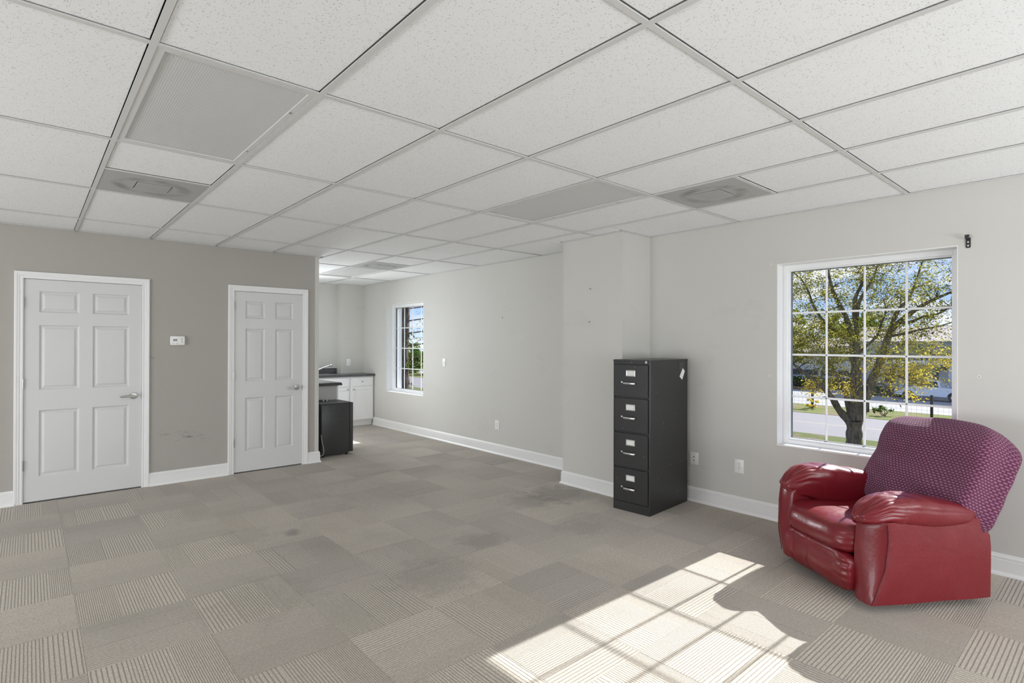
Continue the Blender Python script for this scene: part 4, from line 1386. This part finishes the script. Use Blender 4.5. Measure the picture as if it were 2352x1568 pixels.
# ------------------------------------------------------------------ the oak in front of the large window
rng = random.Random(21)
oak = thing('oak_tree', 'spreading yellow-green oak with a forked trunk outside the large window', 'tree', (30.6, 9.23, GZ))
LIMBS = [
    ([(30.6, 9.23, -3.78), (30.54, 9.21, -3.25), (30.61, 9.22, -2.72), (30.57, 9.22, -2.31)], [0.5, 0.42, 0.4, 0.42]),
    ([(30.6, 9.31, -2.52), (30.49, 9.56, -2.17), (30.36, 9.83, -1.79), (30.09, 10.02, -1.25), (29.94, 10.27, -0.86), (30.01, 10.64, -0.52), (29.73, 11.05, -0.13), (29.59, 11.7, 0.43), (29.64, 12.42, 1.0)], [0.26, 0.22, 0.19, 0.17, 0.15, 0.12, 0.1, 0.07, 0.03]),
    ([(30.6, 9.31, -2.37), (30.8, 9.5, -1.69), (31.09, 9.75, -0.96), (31.21, 10.03, -0.36), (31.46, 10.4, 0.06), (31.54, 10.69, 0.6), (31.87, 11.12, 1.12), (32.13, 11.61, 1.82)], [0.22, 0.18, 0.16, 0.14, 0.12, 0.09, 0.06, 0.03]),
    ([(30.6, 9.23, -2.29), (30.7, 9.24, -1.55), (30.85, 9.27, -0.48), (30.93, 9.31, 0.6), (30.88, 9.39, 1.69), (31.14, 9.69, 2.68), (31.2, 10.01, 3.36), (31.22, 10.3, 3.99), (31.26, 10.5, 4.63), (31.55, 10.76, 5.6), (31.55, 10.91, 6.53)], [0.26, 0.22, 0.2, 0.19, 0.17, 0.15, 0.13, 0.11, 0.09, 0.06, 0.03]),
    ([(30.6, 9.14, -2.28), (30.55, 9.03, -1.31), (30.48, 8.99, -0.23), (30.33, 8.98, 0.94), (30.27, 9.0, 2.11), (30.04, 9.05, 3.06), (30.03, 8.97, 3.79), (29.84, 8.69, 4.28), (29.85, 8.55, 5.0), (29.73, 8.44, 6.0)], [0.24, 0.2, 0.17, 0.15, 0.13, 0.12, 0.1, 0.08, 0.05, 0.03]),
    ([(30.17, 8.99, 2.53), (30.43, 8.98, 3.39), (30.8, 8.84, 4.0), (31.18, 8.57, 4.69), (31.72, 8.48, 5.59), (31.95, 8.32, 6.46)], [0.11, 0.1, 0.08, 0.06, 0.04, 0.02]),
    ([(30.6, 9.02, -2.27), (30.68, 8.82, -1.4), (30.65, 8.61, -0.71), (30.75, 8.44, -0.11), (30.77, 8.15, 0.68), (30.81, 7.95, 1.47), (30.92, 7.73, 2.14), (30.97, 7.35, 2.61), (31.1, 6.96, 2.97), (31.09, 6.54, 3.29), (31.2, 6.04, 3.59), (31.24, 5.44, 3.87), (31.32, 4.85, 4.18)], [0.28, 0.25, 0.23, 0.22, 0.2, 0.18, 0.16, 0.14, 0.12, 0.1, 0.08, 0.06, 0.03]),
    ([(30.9, 7.77, 2.06), (31.26, 7.74, 2.63), (31.46, 7.5, 3.26), (31.95, 7.32, 3.58), (32.29, 7.17, 4.23), (32.6, 6.99, 5.09), (32.84, 6.82, 5.94)], [0.13, 0.12, 0.1, 0.08, 0.06, 0.05, 0.03]),
    ([(30.94, 7.48, 2.49), (30.7, 6.95, 2.49), (30.29, 6.4, 2.7), (30.15, 5.87, 2.79), (29.8, 5.27, 3.07), (29.44, 4.63, 3.12)], [0.09, 0.08, 0.06, 0.05, 0.04, 0.02]),
    ([(30.89, 7.77, 1.85), (31.08, 7.21, 1.99), (31.57, 6.64, 2.19), (31.91, 6.04, 2.33), (31.99, 5.42, 2.58)], [0.08, 0.07, 0.05, 0.04, 0.02]),
    ([(30.98, 9.43, 1.47), (30.86, 9.92, 1.95), (30.57, 10.32, 2.35), (30.32, 10.75, 2.98), (30.16, 10.98, 3.52), (30.07, 11.12, 4.11), (29.9, 11.31, 4.64), (29.51, 11.54, 5.04), (29.45, 11.86, 5.33)], [0.1, 0.09, 0.08, 0.08, 0.07, 0.06, 0.05, 0.03, 0.02]),
    ([(30.78, 8.46, -0.18), (30.25, 7.7, 0.09), (29.99, 7.04, -0.08), (29.48, 6.44, -0.26), (29.19, 5.83, -0.28)], [0.08, 0.06, 0.05, 0.03, 0.02]),
    ([(30.72, 8.61, -0.71), (31.04, 8.22, -0.43), (31.14, 7.83, -0.73), (31.47, 7.68, -1.16), (31.51, 7.48, -1.56)], [0.06, 0.05, 0.04, 0.03, 0.02]),
    ([(30.94, 9.32, 0.82), (30.4, 8.54, 1.47), (30.1, 8.1, 1.88), (29.53, 7.77, 2.48), (29.14, 7.5, 2.95), (28.75, 7.48, 3.43)], [0.08, 0.07, 0.06, 0.05, 0.04, 0.02]),
]
limb_pts = []
def smooth_path(pts, rad, n=3):
    P, R = [], []
    pts = [Vector(p) for p in pts]
    for i in range(len(pts) - 1):
        p0, p1, p2, p3 = pts[max(i - 1, 0)], pts[i], pts[i + 1], pts[min(i + 2, len(pts) - 1)]
        for k in range(n):
            t = k / n
            P.append(0.5 * ((2 * p1) + (p2 - p0) * t + (2 * p0 - 5 * p1 + 4 * p2 - p3) * t * t + (3 * p1 - p0 - 3 * p2 + p3) * t ** 3))
            R.append(rad[i] + (rad[i + 1] - rad[i]) * t)
    P.append(pts[-1]); R.append(rad[-1])
    return P, R
for k, (pts, rad) in enumerate(LIMBS):
    P, R = smooth_path(pts, rad)
    R = [r * .86 * (1 + .08 * math.sin(i * 1.7 + k)) for i, r in enumerate(R)]
    MB().tube(P, R, 9).build('trunk' if k == 0 else 'limb', M['bark'], oak, smooth=60)
    if k:
        limb_pts += [(p, r) for p, r in zip(P[3:], R[3:])]
tw = MB(); lv = Leaves()
def spray(p, n, spread, size, lo=0.0, hi=1.0):
    for _ in range(n):
        q = Vector(p) + Vector((rng.gauss(0, spread), rng.gauss(0, spread), rng.gauss(0, spread * .75)))
        lv.add(q, size, rng, min(1, max(0, rng.betavariate(1.9, 2.2) * (hi - lo) + lo)))
def attractor(c, rad):
    while True:
        v = Vector((rng.uniform(-1, 1), rng.uniform(-1, 1), rng.uniform(-1, 1)))
        if .25 < v.length < 1:
            return Vector((c[0] + v.x * rad[0], c[1] + v.y * rad[1], c[2] + v.z * rad[2]))
zones = [((30.6, 9.2, 3.2), (3.4, 5.8, 3.9), 640, (0.0, .66)), ((30.9, 10.9, 1.5), (2.2, 2.0, 1.3), 170, (0.0, .75)),
         ((30.3, 6.9, 0.6), (1.8, 2.3, 1.1), 70, (.25, 1.0)), ((30.4, 7.0, -0.5), (1.4, 1.8, .7), 13, (.3, 1.0)), ((30.4, 10.3, -0.7), (1.0, 1.5, .7), 26, (.45, 1.0))]
for (c, rad, n, tr) in zones:
    for _ in range(n):
        a = attractor(c, rad)
        if a.z < -1.1 or (n == 640 and a.z < .7 and rng.random() < .6):
            continue
        bp, br = min(limb_pts, key=lambda q: (q[0] - a).length + (1.2 if q[0].z > a.z + .3 else 0))
        L = (a - bp).length
        mid = bp.lerp(a, .5) + Vector((rng.gauss(0, .12), rng.gauss(0, .12), .10 * L))
        r0 = min(br * .5, .012 + .014 * L)
        tw.tube([bp, bp.lerp(mid, .5) + Vector((0, 0, .03)), mid, a], [r0, r0 * .8, r0 * .6, .005], 5, cap=False)
        if L > 1.2:
            limb_pts.append((mid, r0 * .6))
        for f in (.55, .75, .9, 1.0):
            q = mid.lerp(a, f) if f > .5 else mid
            spray(q, 8, .17, .105, *tr)
        for _ in range(2):
            s_ = mid.lerp(a, rng.uniform(.2, .9)); e_ = s_ + Vector((rng.gauss(0, .3), rng.gauss(0, .3), rng.gauss(.1, .25)))
            tw.tube([s_, e_], [.007, .003], 4, cap=False)
            spray(e_, 8, .15, .10, *tr)
o = tw.build('twigs', M['bark'], oak); o['kind'] = 'stuff'
lv.build('foliage', M['oak_leaf'], oak)

# ------------------------------------------------------------------ wire fence along the verge
fe = thing('wire_fence', 'wire fence on thin dark posts along the grass beyond the street', 'fence', (46.3, 13.0, GZ))
M['post'] = simple('dark_post_wood', (0.05, 0.04, 0.035), .85, 0, .2)
M['rail'] = simple('brown_rail_wood', (0.14, 0.095, 0.06), .85, 0, .2)
py = [5.6, 9.25, 13.05, 16.86, 20.6, 24.3]
for y in py:
    MB().box((46.24, y - .075, GZ - .2), (46.38, y + .075, GZ + 1.52)).build('post', M['post'], fe, bevel=.01, seg=1)
for a, b in zip(py[3:], py[4:]):
    MB().box((46.20, a - .6, GZ + 1.36), (46.25, b, GZ + 1.56)).build('rail', M['rail'], fe)
wm = MB()
for z in (.2, .45, .7, .95, 1.2, 1.4):
    wm.box((46.30, py[0], GZ + z), (46.308, py[-1], GZ + z + .008))
y = py[0]
while y < py[-1]:
    wm.box((46.30, y, GZ + .1), (46.307, y + .007, GZ + 1.42)); y += .30
o = wm.build('wire_mesh', simple('fence_wire', (.16, .16, .17), .5, .6), fe); o['kind'] = 'stuff'

# ------------------------------------------------------------------ shrubs
def shrub(name, label, c, rad, n, size, mat, seed, cat='shrub', stems=5, tint=(0, 1), group=None):
    r = random.Random(seed)
    t = thing(name, label, cat, (c[0], c[1], GZ), 0, group)
    L = Leaves(); S = MB()
    for k in range(stems):
        e = Vector((c[0] + r.gauss(0, rad[0] * .4), c[1] + r.gauss(0, rad[1] * .4), c[2] + rad[2] * r.uniform(-.2, .6)))
        b0 = Vector((c[0] + r.gauss(0, .08), c[1] + r.gauss(0, .08), GZ - .05))
        S.tube([b0, b0.lerp(e, .5) + Vector((r.gauss(0, .1), r.gauss(0, .1), 0)), e], [.05 * rad[2] ** .5, .035 * rad[2] ** .5, .01], 6)
    S.build('stems', M['bark'], t)
    cl = [Vector((r.gauss(0, .48), r.gauss(0, .48), r.uniform(-1, 1) * .85)) for _ in range(max(8, n // 60))]
    for _ in range(n):
        q = r.choice(cl) + Vector((r.gauss(0, .16), r.gauss(0, .16), r.gauss(0, .14)))
        if q.length > 1.25:
            q = q.normalized() * 1.2
        L.add((c[0] + q.x * rad[0], c[1] + q.y * rad[1], max(GZ + .04, c[2] + q.z * rad[2])), size, r, min(1, max(0, tint[0] + (tint[1] - tint[0]) * r.betavariate(2, 2))))
    L.build('foliage', mat, t)
    return t
shrub('yellow_shrub', 'small yellow-leaved shrub at the foot of a fence post, tree-trunk side', (45.6, 16.75, GZ + .35), (.45, .55, .38), 260, .13, M['oak_leaf'], 3, tint=(.5, 1.0))
shrub('green_shrub', 'low green shrub in the grass between two fence posts', (44.6, 11.6, GZ + .40), (.45, .55, .42), 260, .16, M['green_leaf'], 4)
for k, (x, y, rz, lab) in enumerate([(48.5, 79.5, 2.6, 'large green shrub seen through the small window, next to the pine trunk'), (50.5, 73.0, 2.3, 'large green shrub seen through the small window, by its pillar-side edge'),
                                     (53.0, 92.0, 2.9, 'tall dark green bush far behind the other shrubs outside the small window')]):
    shrub('large_shrub', lab, (x, y, GZ + rz), (2.6, 3.6, rz), 1500, .55, M['green_leaf'], 10 + k, tint=(0, 1), group='large shrubs outside the small window')

# pine by the small window
pn = thing('pine_tree', 'dark pine trunk wrapped in vines outside the small window', 'tree', (14.0, 24.1, GZ))
MB().tube([(14.0, 24.1, GZ - .2), (14.02, 24.08, GZ + 2), (13.98, 24.12, GZ + 4.2), (14.05, 24.05, GZ + 7), (14.0, 24.0, GZ + 11)], [.36, .29, .265, .24, .17], 12).build('trunk', M['pine_bark'], pn, smooth=60)
MB().tube([(13.55, 24.75, GZ - .2), (13.56, 24.72, GZ + 3), (13.50, 24.8, GZ + 6), (13.55, 24.7, GZ + 10)], [.24, .20, .18, .14], 10).build('second_trunk', M['pine_bark'], pn, smooth=60)
br = MB(); nd = Leaves(); r = random.Random(9)
for k in range(9):
    z = GZ + 4.2 + k * .62; a = r.uniform(-.9, .5)
    e = Vector((14.0 + 2.2 * math.cos(a), 24.05 + 2.2 * math.sin(a), z + .5))
    br.tube([(14.0, 24.05, z), (14.0 + math.cos(a), 24.05 + math.sin(a), z + .15), e], [.035, .025, .01], 6)
    for _ in range(26):
        c = Vector((14.0, 24.05, z)).lerp(e, r.uniform(.45, 1.1)) + Vector((r.gauss(0, .22), r.gauss(0, .22), r.gauss(0, .18)))
        for _ in range(7):
            nd.add(c + Vector((r.gauss(0, .07), r.gauss(0, .07), r.gauss(0, .07))), .20, r, r.betavariate(2, 2), .14)
br.build('branches', M['bark'], pn)
nd.build('needles', M['needle'], pn)
vi = Leaves(); vt = MB()
for k in range(20):
    z = GZ + r.uniform(2.2, 7.0); a = r.uniform(0, 6.28)
    p0 = Vector((14.0 + .29 * math.cos(a), 24.1 + .29 * math.sin(a), z)); p1 = p0 + Vector((r.gauss(0, .4), r.gauss(0, .4), r.gauss(0, .5)))
    vt.tube([p0, p0.lerp(p1, .5) + Vector((.08, -.08, .1)), p1], [.014, .011, .006], 5)
    for _ in range(16):
        q = p0.lerp(p1, r.uniform(0, 1.1)) + Vector((r.gauss(0, .12), r.gauss(0, .12), r.gauss(0, .14)))
        vi.add(q, .16, r, r.betavariate(2, 1.4))
vt.build('vine_stems', M['rail'], pn)['kind'] = 'stuff'
vi.build('vine_leaves', M['green_leaf'], pn)

# ------------------------------------------------------------------ buildings across the street
M['siding_blue'] = simple('blue_grey_siding', (0.36, 0.38, 0.42), .7, 0, .05)
M['siding_white'] = simple('white_siding', (0.62, 0.62, 0.63), .7, 0, .03)
M['fascia'] = simple('dark_blue_fascia', (0.10, 0.11, 0.14), .6)
M['roofing'] = simple('tan_roofing', (0.62, 0.50, 0.42), .85, 0, .12, 3)
M['dark_glass'] = simple('dark_window_glass', (0.03, 0.035, 0.045), .12)
bd = thing('storefront', 'blue-grey building with a porch and arched doorway beyond the parking lot', 'building', (67, 8, GZ))
MB().box((64.5, -6, GZ), (76, 19.0, 1.75)).build('wall', M['siding_blue'], bd)
MB().prism([(64.0, 1.75), (76.5, 1.75), (72.5, 3.3), (68.0, 3.3)], 'y', -6.5, 19.4).build('roof', M['roofing'], bd)
MB().box((62.6, -6, -.05), (64.5, 17.5, .52)).build('porch_roof', M['fascia'], bd)
MB().box((62.5, -6, -.42), (62.9, 17.5, -.05)).build('porch_beam', M['siding_white'], bd)
for y in (2.2, 5.4, 8.6, 11.15, 14.9, 17.2):
    MB().box((62.6, y - .13, GZ), (62.86, y + .13, -.42)).build('porch_post', M['siding_white'], bd, bevel=.02, seg=1)
MB().box((62.62, -6, -1.98), (62.7, 10.9, -1.86)).build('porch_rail', M['fascia'], bd)
ar = [(11.9 - .72, GZ), (11.9 - .72, -1.35)] + [(11.9 - .72 * math.cos(k * PI / 8), -1.35 + .72 * math.sin(k * PI / 8)) for k in range(1, 8)] + [(11.9 + .72, -1.35), (11.9 + .72, GZ)]
dw_ = MB().prism(ar, 'x', 64.40, 64.52).build('arched_doorway', M['fascia'], bd)
MB().prism([(11.9 + (p[0] - 11.9) * .6, GZ + (p[1] - GZ) * .9) for p in ar], 'x', 64.36, 64.42).build('arch_glass', M['siding_white'], dw_)
dr_ = MB().box((64.42, 9.9, GZ), (64.52, 10.75, -.75)).build('door', M['fascia'], bd)
MB().box((64.38, 10.1, -2.2), (64.44, 10.55, -1.0)).build('door_glass', M['siding_white'], dr_)
for y in (4.0, 7.2, 14.2, 16.2):
    w_ = MB().box((64.42, y - .55, -2.5), (64.52, y + .55, -.9)).build('window', M['siding_white'], bd)
    MB().box((64.39, y - .47, -2.42), (64.44, y + .47, -.98)).build('pane', M['dark_glass'], w_)
b2 = thing('white_building', 'low white sided building with a strip of dark windows behind the oak', 'building', (72, 27, GZ))
MB().box((68, 19.8, GZ), (80, 42, .55)).build('wall', M['siding_white'], b2)
for k in range(9):
    MB().box((67.96, 19.8, GZ + .9 + k * .32), (68.0, 42, GZ + .93 + k * .32)).build('siding_board', M['siding_white'], b2)
MB().prism([(67.4, .55), (80.6, .55), (76, 2.2), (72, 2.2)], 'y', 19.4, 42.4).build('roof', M['roofing'], b2)
for k in range(6):
    w_ = MB().box((67.93, 20.6 + k * 1.75, -2.15), (68.02, 22.1 + k * 1.75, -1.45)).build('window', M['fascia'], b2)
    MB().box((67.90, 20.72 + k * 1.75, -2.06), (67.95, 21.98 + k * 1.75, -1.54)).build('pane', M['dark_glass'], w_)
hg = Leaves(); r = random.Random(31)
for _ in range(2600):
    hg.add((66.6 + r.uniform(-.5, .5), r.uniform(20.2, 36), GZ + r.uniform(0, 1.25)), .34, r, r.betavariate(1.5, 3))
hb = thing('hedge', 'dark clipped hedge along the foot of the low white building', 'hedge', (66.6, 28, GZ))
hg.build('foliage', M['green_leaf'], hb)
MB().box((66.45, 20.3, GZ - .02), (66.75, 35.8, GZ + .85)).build('branches', M['bark'], hb)
hg = Leaves()
for _ in range(900):
    hg.add((61.6 + r.uniform(-.4, .4), r.uniform(14.2, 19.4), GZ + r.uniform(0, .95)), .30, r, r.betavariate(1.5, 3))
hb = thing('hedge', 'short dark hedge before the porch of the blue-grey building', 'hedge', (61.6, 16.8, GZ))
hg.build('foliage', M['green_leaf'], hb)
MB().box((61.45, 14.3, GZ - .02), (61.75, 19.3, GZ + .65)).build('branches', M['bark'], hb)
for k, (x, y, h, lab) in enumerate([(86, 37, 5.2, 'dark green tree behind the low white building'), (92, 27.5, 5.0, 'rounded green tree rising over the white building roof'), (88, 12, 4.8, 'green tree rising over the storefront roof')]):
    shrub('background_tree', lab, (x, y, GZ + h), (4.4, 4.4, h * .95), 1600, .8, M['green_leaf'], 40 + k, cat='tree', tint=(0, .9), group='trees behind the buildings')

# ------------------------------------------------------------------ white pickup truck
M['truck_paint'] = simple('white_car_paint', (0.74, 0.75, 0.77), .25, 0, .01, coat=.5)
M['tyre'] = simple('tyre_rubber', (0.02, 0.02, 0.021), .8)
pk = thing('pickup_truck', 'white pickup truck driving across the parking lot, seen side-on', 'truck', (60.0, 11.9, GZ), math.radians(90))
# local x forward (towards the photo's left), y across, z up
hw = .92
prof = [(2.62, .52), (2.66, .70), (2.62, .98), (2.45, 1.10), (1.35, 1.18), (.78, 1.76), (.55, 1.84), (-.45, 1.85), (-.62, 1.80), (-.72, 1.22), (-2.62, 1.20), (-2.66, .62), (-2.60, .50)]
def arch(cx, n=8, r=.46, zc=.42):
    return [(cx - r * math.cos(k * PI / n), zc + r * math.sin(k * PI / n)) for k in range(n + 1)]
low = [(-2.60, .50)] + arch(-1.62) + [(-1.0, .44), (.9, .44)] + arch(1.62) + [(2.62, .52)]
poly = prof[:-1] + low[:-1]
body = MB()
rows_ = []
for y, ins in ((-hw, .05), (-hw + .06, 0.0), (0, 0), (hw - .06, 0.0), (hw, .05)):
    ring = []
    for (x, z) in poly:
        tum = .16 * max(0, (z - 1.15) / .7)
        ring.append((x * (1 - ins * .02), (abs(y) - tum) * (1 if y > 0 else -1) if y != 0 else 0, z))
    rows_.append(ring)
body.loft(rows_)
bo = body.build('truck_body', M['truck_paint'], pk, w=False, smooth=28)
for s in (1, -1):
    def sy2(z):
        return s * (hw - .16 * max(0, (z - 1.15) / .7) + .004)
    g = MB()
    for poly2 in ([(1.12, 1.24), (.70, 1.68), (.28, 1.73), (.28, 1.24)], [(.22, 1.24), (.22, 1.73), (-.44, 1.73), (-.58, 1.24)]):
        r0 = [(x, sy2(z) - s * .01, z) for x, z in poly2]; r1 = [(x, sy2(z), z) for x, z in poly2]
        MB().loft([r0, r1]).build('side_window', M['dark_glass'], pk, w=False)
    MB().box((.05, s * hw, 1.02), (.22, s * (hw + .02), 1.06)).build('door_handle', M['chrome'], pk, w=False)
    MB().box((1.0, s * hw, 1.20), (1.15, s * (hw + .16), 1.34)).build('side_mirror', M['truck_paint'], pk, w=False, bevel=.02, seg=1)
    for cx in (1.62, -1.62):
        wv = MB().tube([(cx, s * (hw - .26), .39), (cx, s * (hw - .24), .39), (cx, s * (hw - .03), .39), (cx, s * (hw - .01), .39)], [.36, .39, .39, .36], 20)
        w_ = wv.build('wheel', M['tyre'], pk, w=False, smooth=40)
        MB().tube([(cx, s * (hw - .02), .39), (cx, s * (hw + .004), .39)], [.23, .20], 14).build('rim', M['stainless'], w_, w=False)
ws = MB(); ws.loft([[(1.36, -.72, 1.195), (1.36, .72, 1.195), (.80, .60, 1.755), (.80, -.60, 1.755)], [(1.38, -.72, 1.20), (1.38, .72, 1.20), (.82, .60, 1.76), (.82, -.60, 1.76)]])
ws.build('windshield', M['dark_glass'], pk, w=False)
MB().box((2.60, -.88, .48), (2.74, .88, .68)).build('front_bumper', M['chrome'], pk, w=False, bevel=.03, seg=1)
MB().box((-2.76, -.88, .50), (-2.62, .88, .66)).build('rear_bumper', M['chrome'], pk, w=False, bevel=.03, seg=1)
MB().box((2.60, -.55, .72), (2.69, .55, .98)).build('radiator_grille', M['plastic_dark'], pk, w=False)
for s in (1, -1):
    MB().box((2.42, s * .60, .80), (2.66, s * .88, .98)).build('headlight', M['plastic_white'], pk, w=False, bevel=.02, seg=1)
MB().box((-2.5, -.78, 1.16), (-.80, .78, 1.215)).build('cargo_bed', M['plastic_dark'], pk, w=False)
# seen broadside from the house, nose towards the far end of the street
